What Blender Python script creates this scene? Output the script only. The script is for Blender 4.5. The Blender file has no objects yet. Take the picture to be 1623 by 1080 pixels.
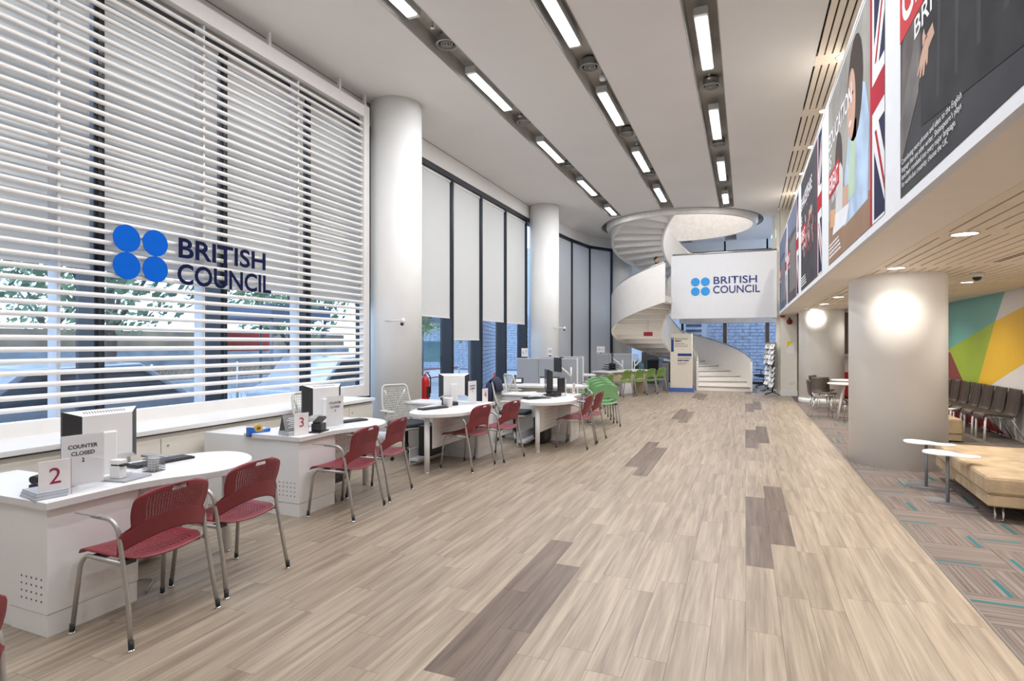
import bpy, math, random
from mathutils import Matrix, Vector
random.seed(7)
PI = math.pi
R = math.radians
scn = bpy.context.scene
col = scn.collection

# ------------------------------------------------------------------ camera, world, exposure
CAM_F, CAM_W, CAM_VX, CAM_HY = 900.0, 1623.0, 1181.0, 545.0
THETA = math.atan((CAM_VX - 811.5) / CAM_F)
cd = bpy.data.cameras.new('camera'); cam = bpy.data.objects.new('camera', cd); col.objects.link(cam)
cd.sensor_width = 36.0; cd.lens = 36.0 * CAM_F / CAM_W; cd.clip_start = 0.05; cd.clip_end = 300
cd.shift_y = (CAM_HY - 540.0) / CAM_W
cam.location = (0, 0, 1.6); cam.rotation_euler = (PI / 2, 0, THETA)
scn.camera = cam
w = bpy.data.worlds.new('overcast_sky'); scn.world = w; w.use_nodes = True
wb = w.node_tree.nodes['Background']
wb.inputs[0].default_value = (0.58, 0.74, 1.0, 1); wb.inputs[1].default_value = 3.6
scn.view_settings.view_transform = 'Standard'; scn.view_settings.look = 'None'
scn.view_settings.exposure = 0.06; scn.view_settings.gamma = 1.0
scn.view_settings.use_curve_mapping = False
scn.cycles.max_bounces = 7; scn.cycles.glossy_bounces = 3; scn.cycles.transmission_bounces = 4
LAMP_W = 39.0          # each long ceiling fitting
SPOT_W = 150.0          # each downlight
H = 5.7                # main ceiling
LC = 2.5               # low ceiling under the mezzanine
XW = -6.1              # glass line of the window wall
FE = 1.3               # timber / carpet edge

# ------------------------------------------------------------------ materials
MATS = {}
def mat(name, c, rough=0.5, metal=0.0, var=0.06, scale=8.0, bump=0.0, bscale=60.0, emit=None, es=0.0, spec=None, trans=0.0):
    if name in MATS: return MATS[name]
    m = bpy.data.materials.new(name); m.use_nodes = True; MATS[name] = m
    nt = m.node_tree; b = nt.nodes['Principled BSDF']
    b.inputs['Roughness'].default_value = rough; b.inputs['Metallic'].default_value = metal
    if spec is not None: b.inputs['Specular IOR Level'].default_value = spec
    if emit:
        b.inputs['Emission Color'].default_value = (*emit, 1); b.inputs['Emission Strength'].default_value = es
    tc = nt.nodes.new('ShaderNodeTexCoord')
    n = nt.nodes.new('ShaderNodeTexNoise'); n.inputs['Scale'].default_value = scale; n.inputs['Detail'].default_value = 3
    nt.links.new(tc.outputs['Object'], n.inputs['Vector'])
    r = nt.nodes.new('ShaderNodeValToRGB')
    r.color_ramp.elements[0].position = .3; r.color_ramp.elements[1].position = .7
    lo = tuple(max(0, x * (1 - var)) for x in c); hi = tuple(min(1, x * (1 + var)) for x in c)
    r.color_ramp.elements[0].color = (*lo, 1); r.color_ramp.elements[1].color = (*hi, 1)
    nt.links.new(n.outputs['Fac'], r.inputs['Fac']); nt.links.new(r.outputs['Color'], b.inputs['Base Color'])
    if bump:
        n2 = nt.nodes.new('ShaderNodeTexNoise'); n2.inputs['Scale'].default_value = bscale
        nt.links.new(tc.outputs['Object'], n2.inputs['Vector'])
        bp = nt.nodes.new('ShaderNodeBump'); bp.inputs['Strength'].default_value = bump; bp.inputs['Distance'].default_value = .01
        nt.links.new(n2.outputs['Fac'], bp.inputs['Height']); nt.links.new(bp.outputs['Normal'], b.inputs['Normal'])
    return m

def mat_mix(name, kind, c, fac, rough=0.05):
    """thin see-through sheets: transparent mixed with a coloured reflecting or translucent layer"""
    if name in MATS: return MATS[name]
    m = bpy.data.materials.new(name); m.use_nodes = True; MATS[name] = m
    nt = m.node_tree; nt.nodes.clear()
    o = nt.nodes.new('ShaderNodeOutputMaterial'); mx = nt.nodes.new('ShaderNodeMixShader'); mx.inputs[0].default_value = fac
    if kind == 'glass':
        a = nt.nodes.new('ShaderNodeBsdfTransparent'); a.inputs[0].default_value = (*c, 1)
        b = nt.nodes.new('ShaderNodeBsdfGlossy'); b.inputs['Roughness'].default_value = rough
    else:
        a = nt.nodes.new('ShaderNodeBsdfDiffuse'); a.inputs[0].default_value = (*c, 1)
        b = nt.nodes.new('ShaderNodeBsdfTranslucent'); b.inputs[0].default_value = (*c, 1)
        tc = nt.nodes.new('ShaderNodeTexCoord'); wv = nt.nodes.new('ShaderNodeTexNoise'); wv.inputs['Scale'].default_value = 3
        nt.links.new(tc.outputs['Object'], wv.inputs['Vector'])
        rp = nt.nodes.new('ShaderNodeValToRGB'); rp.color_ramp.elements[0].color = tuple(x * .96 for x in c) + (1,)
        rp.color_ramp.elements[1].color = (*c, 1)
        nt.links.new(wv.outputs['Fac'], rp.inputs['Fac']); nt.links.new(rp.outputs['Color'], a.inputs[0])
    nt.links.new(a.outputs[0], mx.inputs[1]); nt.links.new(b.outputs[0], mx.inputs[2]); nt.links.new(mx.outputs[0], o.inputs[0])
    return m

def wood_mat(name, c0, c1, tint):
    m = bpy.data.materials.new(name); m.use_nodes = True; MATS[name] = m
    nt = m.node_tree; N = nt.nodes; L = nt.links; b = N['Principled BSDF']
    b.inputs['Roughness'].default_value = .38; b.inputs['Specular IOR Level'].default_value = .4
    g = N.new('ShaderNodeNewGeometry'); oi = N.new('ShaderNodeObjectInfo')
    ad = N.new('ShaderNodeMath'); ad.operation = 'ADD'; L.new(g.outputs['Random Per Island'], ad.inputs[0]); L.new(oi.outputs['Random'], ad.inputs[1])
    fr = N.new('ShaderNodeMath'); fr.operation = 'FRACT'; L.new(ad.outputs[0], fr.inputs[0])
    sc = N.new('ShaderNodeVectorMath'); sc.operation = 'MULTIPLY'; sc.inputs[1].default_value = (19, .9, 1); L.new(g.outputs['Position'], sc.inputs[0])
    mu = N.new('ShaderNodeMath'); mu.operation = 'MULTIPLY'; mu.inputs[1].default_value = 37.0; L.new(fr.outputs[0], mu.inputs[0])
    cb = N.new('ShaderNodeCombineXYZ'); L.new(mu.outputs[0], cb.inputs[0]); L.new(mu.outputs[0], cb.inputs[1]); L.new(mu.outputs[0], cb.inputs[2])
    va = N.new('ShaderNodeVectorMath'); va.operation = 'ADD'; L.new(sc.outputs[0], va.inputs[0]); L.new(cb.outputs[0], va.inputs[1])
    n = N.new('ShaderNodeTexNoise'); n.inputs['Scale'].default_value = 1.0; n.inputs['Detail'].default_value = 6; n.inputs['Distortion'].default_value = .6
    L.new(va.outputs[0], n.inputs['Vector'])
    sf = N.new('ShaderNodeVectorMath'); sf.operation = 'MULTIPLY'; sf.inputs[1].default_value = (5, 3.5, 1); L.new(va.outputs[0], sf.inputs[0])
    n2 = N.new('ShaderNodeTexNoise'); n2.inputs['Scale'].default_value = 1.0; n2.inputs['Detail'].default_value = 3; L.new(sf.outputs[0], n2.inputs['Vector'])
    mm = N.new('ShaderNodeMath'); mm.operation = 'MULTIPLY_ADD'; mm.inputs[1].default_value = .42; L.new(n2.outputs['Fac'], mm.inputs[0]); L.new(n.outputs['Fac'], mm.inputs[2])
    r = N.new('ShaderNodeValToRGB'); r.color_ramp.elements[0].position = .46; r.color_ramp.elements[1].position = .92
    r.color_ramp.elements[0].color = (*c0, 1); r.color_ramp.elements[1].color = (*c1, 1); L.new(mm.outputs[0], r.inputs['Fac'])
    hs = N.new('ShaderNodeMapRange'); hs.inputs[3].default_value = 1 - tint; hs.inputs[4].default_value = 1 + tint; L.new(fr.outputs[0], hs.inputs[0])
    vm = N.new('ShaderNodeVectorMath'); vm.operation = 'SCALE'; L.new(r.outputs['Color'], vm.inputs[0]); L.new(hs.outputs[0], vm.inputs['Scale'])
    L.new(vm.outputs[0], b.inputs['Base Color'])
    bp = N.new('ShaderNodeBump'); bp.inputs['Strength'].default_value = .05; bp.inputs['Distance'].default_value = .003
    L.new(n2.outputs['Fac'], bp.inputs['Height']); L.new(bp.outputs['Normal'], b.inputs['Normal'])
    return m

def carpet_mat():
    """quarter-turn carpet tile: fine stripes along the tile's own x, one teal bar and a thin red line"""
    m = bpy.data.materials.new('carpet'); m.use_nodes = True; MATS['carpet'] = m
    nt = m.node_tree; N = nt.nodes; L = nt.links; b = N['Principled BSDF']; b.inputs['Roughness'].default_value = .95
    b.inputs['Specular IOR Level'].default_value = .1
    tc = N.new('ShaderNodeTexCoord'); oi = N.new('ShaderNodeObjectInfo'); sp = N.new('ShaderNodeSeparateXYZ'); L.new(tc.outputs['Object'], sp.inputs[0])
    mu = N.new('ShaderNodeMath'); mu.operation = 'MULTIPLY'; mu.inputs[1].default_value = 50.0; L.new(oi.outputs['Random'], mu.inputs[0])
    sx = N.new('ShaderNodeMath'); sx.operation = 'MULTIPLY'; sx.inputs[1].default_value = 1.2; L.new(sp.outputs[0], sx.inputs[0])
    sy = N.new('ShaderNodeMath'); sy.operation = 'MULTIPLY_ADD'; sy.inputs[1].default_value = 70.0; L.new(sp.outputs[1], sy.inputs[0]); L.new(mu.outputs[0], sy.inputs[2])
    cb = N.new('ShaderNodeCombineXYZ'); L.new(sx.outputs[0], cb.inputs[0]); L.new(sy.outputs[0], cb.inputs[1]); L.new(mu.outputs[0], cb.inputs[2])
    n = N.new('ShaderNodeTexNoise'); n.inputs['Scale'].default_value = 1; n.inputs['Detail'].default_value = 2; L.new(cb.outputs[0], n.inputs['Vector'])
    r = N.new('ShaderNodeValToRGB'); e = r.color_ramp.elements
    e[0].position = .3; e[0].color = (.115, .095, .088, 1); e[1].position = .72; e[1].color = (.255, .215, .195, 1)
    x = e.new(.5); x.color = (.175, .145, .132, 1)
    L.new(n.outputs['Fac'], r.inputs['Fac'])
    def band(mult, add, width, xw, colr, prev):
        # bar centred at a place drawn from the tile's random number
        f1 = N.new('ShaderNodeMath'); f1.operation = 'MULTIPLY_ADD'; f1.inputs[1].default_value = mult; f1.inputs[2].default_value = add; L.new(oi.outputs['Random'], f1.inputs[0])
        f2 = N.new('ShaderNodeMath'); f2.operation = 'FRACT'; L.new(f1.outputs[0], f2.inputs[0])
        f3 = N.new('ShaderNodeMath'); f3.operation = 'MULTIPLY_ADD'; f3.inputs[1].default_value = .40; f3.inputs[2].default_value = -.20; L.new(f2.outputs[0], f3.inputs[0])
        d = N.new('ShaderNodeMath'); d.operation = 'SUBTRACT'; L.new(sp.outputs[1], d.inputs[0]); L.new(f3.outputs[0], d.inputs[1])
        ab = N.new('ShaderNodeMath'); ab.operation = 'ABSOLUTE'; L.new(d.outputs[0], ab.inputs[0])
        lt = N.new('ShaderNodeMath'); lt.operation = 'LESS_THAN'; lt.inputs[1].default_value = width; L.new(ab.outputs[0], lt.inputs[0])
        ax = N.new('ShaderNodeMath'); ax.operation = 'LESS_THAN'; ax.inputs[1].default_value = xw; L.new(sp.outputs[0], ax.inputs[0])
        pr = N.new('ShaderNodeMath'); pr.operation = 'MULTIPLY'; L.new(lt.outputs[0], pr.inputs[0]); L.new(ax.outputs[0], pr.inputs[1])
        mx = N.new('ShaderNodeMix'); mx.data_type = 'RGBA'; L.new(pr.outputs[0], mx.inputs[0]); L.new(prev, mx.inputs[6]); mx.inputs[7].default_value = (*colr, 1)
        return mx.outputs[2]
    o = band(13.7, .2, .003, .3, (.27, .13, .11), r.outputs['Color'])
    o = band(7.3, .0, .015, .05, (.035, .135, .15), o)
    L.new(o, b.inputs['Base Color'])
    bp = N.new('ShaderNodeBump'); bp.inputs['Strength'].default_value = .3; bp.inputs['Distance'].default_value = .004
    L.new(n.outputs['Fac'], bp.inputs['Height']); L.new(bp.outputs['Normal'], b.inputs['Normal'])
    return m

WHITE = mat('white_paint', (.80, .79, .77), .6, var=.02, scale=2)
COLW = mat('column_paint', (.88, .88, .87), .45, var=.02, scale=2)
CEIL = mat('ceiling_paint', (.78, .755, .73), .7, var=.02, scale=1)
WARMC = mat('warm_panel', (.82, .72, .60), .55, var=.03, scale=2)
LAM = mat('white_laminate', (.80, .79, .79), .3, var=.015, scale=4)
LAMG = mat('grey_laminate', (.62, .63, .66), .4, var=.03, scale=5)
EDGE = mat('laminate_edge', (.68, .67, .67), .4, var=.02)
CREAM = mat('cream_laminate', (.76, .72, .64), .4, var=.02, scale=3)
DARK = mat('dark_frame', (.012, .014, .02), .45, var=.15)
RECESS = mat('recess_lining', (.50, .485, .46), .75, var=.08, scale=3, spec=.15)
GROOVE = mat('groove_dark', (.02, .016, .012), .9)
STEEL = mat('brushed_steel', (.55, .54, .53), .3, metal=.9, var=.06, scale=20)
CHROME = mat('chrome', (.75, .75, .75), .12, metal=1.0, var=.02)
ALU = mat('grey_tube', (.42, .40, .38), .35, metal=.6, var=.06, scale=20)
BLACK = mat('black_plastic', (.018, .018, .02), .4, var=.2)
RED = mat('maroon_plastic', (.20, .022, .033), .42, var=.05, scale=6)
GREEN = mat('green_plastic', (.165, .29, .055), .42, var=.06, scale=6)
MINT = mat('mint_plastic', (.20, .42, .19), .42, var=.05, scale=6)
PAPER = mat('paper', (.83, .82, .83), .7, var=.015)
INK = mat('ink', (.02, .02, .03), .7)
MAROONINK = mat('maroon_ink', (.30, .015, .06), .6)
GREYF = mat('grey_fabric', (.36, .38, .42), .95, var=.05, scale=60, bump=.2, bscale=300)
NAVY = mat('navy_letter', (.008, .011, .05), .8, spec=.1)
BLUE = mat('logo_blue', (.003, .115, .58), .8, var=.04, spec=.1)
LOGOB = mat('logo_sky_blue', (.02, .30, .75), .45, var=.03)
LOGON = mat('logo_navy', (.012, .03, .21), .5)
SLATW = mat('louvre_white', (.82, .80, .78), .4, var=.02)
LIT = mat('lamp_diffuser', (.9, .9, .9), .4, emit=(.93, .96, 1.0), es=9.0)
LITW = mat('downlight_lens', (.9, .9, .9), .4, emit=(1.0, .93, .82), es=10.0)
DIFG = mat('diffuser_grey', (.36, .35, .335), .5, metal=.2)
TAN = mat('tan_velvet', (.43, .325, .21), .9, var=.22, scale=5, bump=.3, bscale=40)
BROWN = mat('brown_shell', (.060, .045, .038), .45, var=.12, scale=30)
GLASS = mat_mix('window_glass', 'glass', (.92, .96, 1.0), .07)
ACRYL = mat_mix('clear_acrylic', 'glass', (.98, .985, .99), .03)
SHADE = mat_mix('roller_fabric', 'cloth', (.80, .79, .76), .30)
SHADEG = mat_mix('grey_roller_fabric', 'cloth', (.74, .73, .71), .42)
MESHW = mat_mix('white_webbing', 'cloth', (.62, .62, .58), .3)
SKIN = mat('skin', (.52, .30, .21), .55, var=.04)
HAIR = mat('dark_hair', (.02, .013, .01), .6)
WOODL = wood_mat('oak_plank', (.185, .143, .105), (.385, .315, .243), .045)
WOODD = wood_mat('dark_plank', (.075, .052, .040), (.185, .135, .105), .06)
CARPET = carpet_mat()

# ------------------------------------------------------------------ mesh helpers
class MB:
    def __init__(s): s.v = []; s.f = []; s.m = []; s.sm = []
    def add(s, vs, fs, mi=0, smooth=False):
        o = len(s.v); s.v += [tuple(p) for p in vs]
        for f in fs: s.f.append(tuple(i + o for i in f)); s.m.append(mi); s.sm.append(smooth)
        return s
    def box(s, x0, x1, y0, y1, z0, z1, mi=0):
        if x0 > x1: x0, x1 = x1, x0
        if y0 > y1: y0, y1 = y1, y0
        if z0 > z1: z0, z1 = z1, z0
        v = [(x0,y0,z0),(x1,y0,z0),(x1,y1,z0),(x0,y1,z0),(x0,y0,z1),(x1,y0,z1),(x1,y1,z1),(x0,y1,z1)]
        return s.add(v, [(3,2,1,0),(4,5,6,7),(0,1,5,4),(1,2,6,5),(2,3,7,6),(3,0,4,7)], mi)
    def obox(s, c, ax, ay, az, mi=0):
        c = Vector(c); ax = Vector(ax); ay = Vector(ay); az = Vector(az)
        v = [c + i*ax + j*ay + k*az for k in (-1,1) for (i,j) in ((-1,-1),(1,-1),(1,1),(-1,1))]
        return s.add(v, [(3,2,1,0),(4,5,6,7),(0,1,5,4),(1,2,6,5),(2,3,7,6),(3,0,4,7)], mi)
    def prism(s, poly, z0, z1, mi=0, mi_side=None):
        n = len(poly)
        a = sum(poly[i][0]*poly[(i+1)%n][1]-poly[(i+1)%n][0]*poly[i][1] for i in range(n))
        if a < 0: poly = poly[::-1]
        v = [(x,y,z0) for x,y in poly] + [(x,y,z1) for x,y in poly]
        s.add(v, [tuple(range(n-1,-1,-1)), tuple(range(n,2*n))], mi)
        o = len(s.v) - 2*n
        for i in range(n):
            j = (i+1) % n; s.f.append((o+i,o+j,o+n+j,o+n+i)); s.m.append(mi if mi_side is None else mi_side); s.sm.append(False)
        return s
    def tube(s, pts, r, n=8, mi=0, caps=True):
        pts = [Vector(p) for p in pts]; rs = r if isinstance(r, (list, tuple)) else [r]*len(pts)
        T = []
        for i in range(len(pts)):
            a = pts[max(0,i-1)]; b = pts[min(len(pts)-1,i+1)]; T.append((b-a).normalized())
        up = Vector((0,0,1)) if abs(T[0].z) < .9 else Vector((1,0,0))
        nrm = (up - T[0]*up.dot(T[0])).normalized(); vs = []
        for i,p in enumerate(pts):
            nrm = (nrm - T[i]*nrm.dot(T[i])).normalized(); bi = T[i].cross(nrm)
            for k in range(n):
                a = 2*PI*k/n; vs.append(p + (nrm*math.cos(a)+bi*math.sin(a))*rs[i])
        fs = []
        for i in range(len(pts)-1):
            for k in range(n):
                k2 = (k+1)%n; fs.append((i*n+k, i*n+k2, (i+1)*n+k2, (i+1)*n+k))
        s.add(vs, fs, mi, True)
        if caps:
            o = len(s.v) - len(vs)
            s.f.append(tuple(o+k for k in range(n-1,-1,-1))); s.m.append(mi); s.sm.append(False)
            q = o + (len(pts)-1)*n; s.f.append(tuple(q+k for k in range(n))); s.m.append(mi); s.sm.append(False)
        return s
    def lathe(s, prof, c=(0,0,0), n=24, mi=0, smooth=True):
        vs = []; fs = []
        for r,z in prof:
            for k in range(n):
                a = 2*PI*k/n; vs.append((c[0]+r*math.cos(a), c[1]+r*math.sin(a), c[2]+z))
        for i in range(len(prof)-1):
            for k in range(n):
                k2 = (k+1)%n; fs.append((i*n+k, i*n+k2, (i+1)*n+k2, (i+1)*n+k))
        s.add(vs, fs, mi, smooth)
        o = len(s.v) - len(vs)
        s.f.append(tuple(o+k for k in range(n-1,-1,-1))); s.m.append(mi); s.sm.append(False)
        q = o+(len(prof)-1)*n; s.f.append(tuple(q+k for k in range(n))); s.m.append(mi); s.sm.append(False)
        return s
    def ball(s, c, r, n=12, mi=0, sq=(1,1,1)):
        prof = []
        vs=[]; fs=[]; m=n//2
        for i in range(m+1):
            a = PI*i/m
            for k in range(n):
                b = 2*PI*k/n; vs.append((c[0]+r*sq[0]*math.sin(a)*math.cos(b), c[1]+r*sq[1]*math.sin(a)*math.sin(b), c[2]-r*sq[2]*math.cos(a)))
        for i in range(m):
            for k in range(n):
                k2=(k+1)%n; fs.append((i*n+k,i*n+k2,(i+1)*n+k2,(i+1)*n+k))
        return s.add(vs, fs, mi, True)
    def mesh(s, name, mats):
        me = bpy.data.meshes.new(name); me.from_pydata(s.v, [], s.f)
        if not isinstance(mats, (list, tuple)): mats = [mats]
        for m in mats: me.materials.append(m)
        me.polygons.foreach_set('material_index', s.m); me.polygons.foreach_set('use_smooth', s.sm)
        me.update(); return me
    def build(s, name, mats, parent=None, bev=0, loc=None, rot=None):
        return mk(name, s.mesh(name, mats), parent, bev, loc, rot)

def mk(name, me, parent=None, bev=0, loc=None, rot=None):
    o = bpy.data.objects.new(name, me); col.objects.link(o)
    if parent: o.parent = parent
    if loc is not None: o.location = loc
    if rot is not None: o.rotation_euler = rot
    if bev:
        b = o.modifiers.new('bevel', 'BEVEL'); b.width = bev; b.segments = 2; b.limit_method = 'ANGLE'; b.angle_limit = R(40)
    return o
def tag(o, label, cat, group=None):
    o['label'] = label; o['category'] = cat
    if group: o['group'] = group
    return o
def struct(o, label=None):
    o['kind'] = 'structure'
    if label: o['label'] = label
    return o
def empty(name, loc=(0,0,0), rz=0):
    o = bpy.data.objects.new(name, None); col.objects.link(o); o.location = loc; o.rotation_euler = (0,0,rz); o.empty_display_size = .1
    return o
def thing(name, label, cat, loc=(0,0,0), rz=0, group=None):
    return tag(empty(name, loc, rz), label, cat, group)
def dup(root, loc, rz, label, group=None):
    r = root.copy(); col.objects.link(r); r.location = loc; r.rotation_euler = (0,0,rz); r['label'] = label
    if group: r['group'] = group
    for ch in list(root.children):
        c = ch.copy(); col.objects.link(c); c.parent = r
        for g in ch.children:
            d = g.copy(); col.objects.link(d); d.parent = c
    return r
def cp(o, loc=None, rot=None, parent=None):
    c = o.copy(); col.objects.link(c)
    if loc is not None: c.location = loc
    if rot is not None: c.rotation_euler = rot
    if parent is not None: c.parent = parent
    return c
FACE = {'+X': (PI/2, 0, PI/2), '-X': (PI/2, 0, -PI/2), '-Y': (PI/2, 0, 0), '+Y': (PI/2, 0, PI)}
def text_mesh(txt, width=None, height=None, ext=.002, m=None, bold=0.0, align='LEFT', spacing=1.0, line=1.0):
    cu = bpy.data.curves.new('lettering', 'FONT'); cu.body = txt; cu.size = 1.0; cu.extrude = 0.0; cu.offset = bold
    cu.align_x = align; cu.space_character = spacing; cu.space_line = line; cu.resolution_u = 4
    o = bpy.data.objects.new('tmp', cu); col.objects.link(o)
    dg = bpy.context.evaluated_depsgraph_get(); dg.update()
    me = bpy.data.meshes.new_from_object(o.evaluated_get(dg))
    bpy.data.objects.remove(o); bpy.data.curves.remove(cu)
    xs = [v.co.x for v in me.vertices]; ys = [v.co.y for v in me.vertices]
    x0, x1, y0, y1 = min(xs), max(xs), min(ys), max(ys)
    kx = (width/(x1-x0)) if width else None; ky = (height/(y1-y0)) if height else None
    if kx is None: kx = ky
    if ky is None: ky = kx
    for v in me.vertices:
        v.co.x = (v.co.x - x0)*kx; v.co.y = (v.co.y - y0)*ky
        if align == 'CENTER': v.co.x -= (x1-x0)*kx/2
        v.co.z = ext
    me.materials.clear()
    if m: me.materials.append(m)
    me.name = 'lettering'
    return me
def catmull(P, k=6, closed=True):
    out = []; n = len(P)
    for i in range(n if closed else n-1):
        p0, p1, p2, p3 = P[(i-1)%n], P[i], P[(i+1)%n], P[(i+2)%n]
        if not closed:
            p0 = P[max(0,i-1)]; p3 = P[min(n-1,i+2)]
        for j in range(k):
            t = j/k
            out.append(tuple(.5*((2*b)+(-a+c)*t+(2*a-5*b+4*c-d)*t*t+(-a+3*b-3*c+d)*t**3) for a,b,c,d in zip(p0,p1,p2,p3)))
    if not closed: out.append(P[-1])
    return out
def bend(pts, r=.05, k=4):
    """round the corners of a polyline"""
    P = [Vector(p) for p in pts]; out = [P[0]]
    for i in range(1, len(P)-1):
        a = (P[i-1]-P[i]); b = (P[i+1]-P[i]); ra = min(r, a.length*.45, b.length*.45)
        A = P[i]+a.normalized()*ra; B = P[i]+b.normalized()*ra
        for j in range(k+1):
            t = j/k; out.append(A*(1-t)**2 + P[i]*2*t*(1-t) + B*t*t)
    out.append(P[-1]); return out
def area_light(name, parent, loc, sx, sy, power, c=(1,1,1), rot=(0,0,0)):
    l = bpy.data.lights.new(name, 'AREA'); l.shape = 'RECTANGLE'; l.size = sx; l.size_y = sy; l.energy = power; l.color = c
    o = bpy.data.objects.new(name, l); col.objects.link(o); o.location = loc; o.rotation_euler = rot
    if parent: o.parent = parent
    return o
def spot_light(name, parent, loc, power, ang, c=(1,.91,.79), blend=.6, size=.06):
    l = bpy.data.lights.new(name, 'SPOT'); l.energy = power; l.spot_size = R(ang); l.spot_blend = .75; l.color = c; l.shadow_soft_size = size
    o = bpy.data.objects.new(name, l); col.objects.link(o); o.location = loc
    if parent: o.parent = parent
    return o

# ================================================================== STRUCTURE
def proj(X, Y, Z):
    s_, c_ = math.sin(THETA), math.cos(THETA); d = -X*s_ + Y*c_
    if d < .3: return None
    return 811.5 + CAM_F*(X*c_ + Y*s_)/d, CAM_HY - CAM_F*(Z-1.6)/d, d

# ---- floor with planks
FE = 1.285
floor = struct(MB().box(-6.3, FE, -4, 25.2, -.06, -.008).build('floor', mat('floor_joint', (.10, .075, .055), .8)), 'timber plank floor')
PWD = .183; PL = 1.0
plank_me = {False: MB().box(-PWD/2+.0006, PWD/2-.0006, -PL/2+.0007, PL/2-.0007, -.008, 0).mesh('plank', WOODL),
            True: MB().box(-PWD/2+.0006, PWD/2-.0006, -PL/2+.0007, PL/2-.0007, -.008, 0).mesh('plank_dark', WOODD)}
offs = {0: .41, 1: .94, 8: .43, 9: .98}
planks = []
rp = random.Random(3)
for i in range(-26, 15):
    xc = -1.46 + PWD*(i+.5); o0 = offs.get(i, rp.random()); k0 = -5
    for k in range(k0, 26):
        y0 = k + o0; yc = y0 + .5
        if y0 > 24.2: continue
        dark = (i == 0 and (k - 2) % 5 in (0, 1)) or (i == 1 and (k - 1) % 5 in (0, 1)) or (i == 8 and (k-4) % 5 in (0, 1)) or (i == 9 and (k-4) % 5 in (0, 1))
        p = proj(xc, max(yc, .9), 0); score = 0
        if p and -60 < p[0] < 1690 and p[1] < 1150: score = 1/p[2]**3
        planks.append((score, xc, yc, dark))
planks.sort(key=lambda t: -t[0])
rest = {False: MB(), True: MB()}
for n, (sc_, xc, yc, dark) in enumerate(planks):
    if n < 300 and sc_ > 0:
        mk('plank', plank_me[dark], floor, loc=(xc, yc, 0))
    else:
        rest[dark].box(xc-PWD/2+.0006, xc+PWD/2-.0006, yc-PL/2+.0007, yc+PL/2-.0007, -.008, 0)
for d_, m_ in ((False, WOODL), (True, WOODD)):
    o = rest[d_].build('far_planks', m_, floor); o['kind'] = 'stuff'

# ---- carpet
carpet = struct(MB().box(FE, 4.2, -4, 19.6, -.06, -.006).build('floor', mat('carpet_backing', (.08, .07, .06), .95)), 'carpet tile floor')
ct = MB().box(-.2485, .2485, -.2485, .2485, -.006, .001).mesh('carpet_tile', CARPET)
cw = (4.15 - FE) / 6
for i in range(6):
    for k in range(38):
        o = mk('carpet_tile', ct, carpet, loc=(FE + cw*(i+.5), .25 + .5*k, 0), rot=(0, 0, PI/2 if (i+k) % 2 else 0))
        o.scale = (cw/.5, 1, 1) if (i+k) % 2 == 0 else (1, cw/.5, 1)
struct(MB().box(FE-.004, FE+.012, -4, 19.3, -.01, .004).build('trim_1', mat('edge_strip', (.16, .15, .14), .5, metal=.4)), 'floor edge strip')

# ---- main ceiling with three lamp recesses and the round stair opening
import bmesh
SC = (-2.1, 20.4)          # stair centre
HOLE_R = 2.62
RECS = [(-3.86, .19, 18.2), (-2.175, .19, 17.68), (-.515, .2, 18.2)]
def ceiling_main():
    bm = bmesh.new(); loops = [[(-6.5, -4), (.93, -4), (.93, 25.2), (-6.5, 25.2)]]
    for x, hw, y1 in RECS: loops.append([(x-hw, -3.5), (x+hw, -3.5), (x+hw, y1), (x-hw, y1)])
    for x, hw, y0 in ((-2.175, .19, 23.2), (-.515, .2, 22.7)): loops.append([(x-hw, y0), (x+hw, y0), (x+hw, 24.0), (x-hw, 24.0)])
    loops.append([(SC[0]+HOLE_R*math.cos(2*PI*k/64), SC[1]+HOLE_R*math.sin(2*PI*k/64)) for k in range(64)])
    ed = []
    for lp in loops:
        vs = [bm.verts.new((x, y, H)) for x, y in lp]
        ed += [bm.edges.new((vs[i], vs[(i+1) % len(vs)])) for i in range(len(vs))]
    bmesh.ops.triangle_fill(bm, use_beauty=True, use_dissolve=False, edges=ed)
    me = bpy.data.meshes.new('ceiling'); bm.normal_update(); bm.to_mesh(me); bm.free(); me.materials.append(CEIL)
    for p in me.polygons: pass
    return me
ceil = struct(mk('ceiling', ceiling_main()), 'grey plastered main ceiling')
def recess(x, hw, y0, y1):
    d = .24; b = MB(); e = .012
    b.box(x-hw-e, x-hw, y0, y1, H-.004, H+d); b.box(x+hw, x+hw+e, y0, y1, H-.004, H+d)
    b.box(x-hw-e, x+hw+e, y0-e, y0, H-.004, H+d); b.box(x-hw-e, x+hw+e, y1, y1+e, H-.004, H+d)
    b.box(x-hw-e, x+hw+e, y0-e, y1+e, H+d, H+d+.02)
    return b.build('recess_lining', RECESS, ceil)
for x, hw, y1 in RECS: recess(x, hw, -3.5, y1)
recess(-2.175, .19, 23.2, 24.0); recess(-.515, .2, 22.7, 24.0)

# ---- roof over everything (keeps daylight out of the ceiling void)
struct(MB().box(-6.6, 4.6, -4.2, 17.3, 6.25, 6.35).box(-6.6, 4.6, 23.5, 25.4, 6.25, 6.35).box(.93, 4.6, 17.3, 23.5, 6.25, 6.35).box(-6.6, -5.1, 17.3, 23.5, 6.25, 6.35).build('ceiling', CEIL), 'roof slab above the ceiling')

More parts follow.
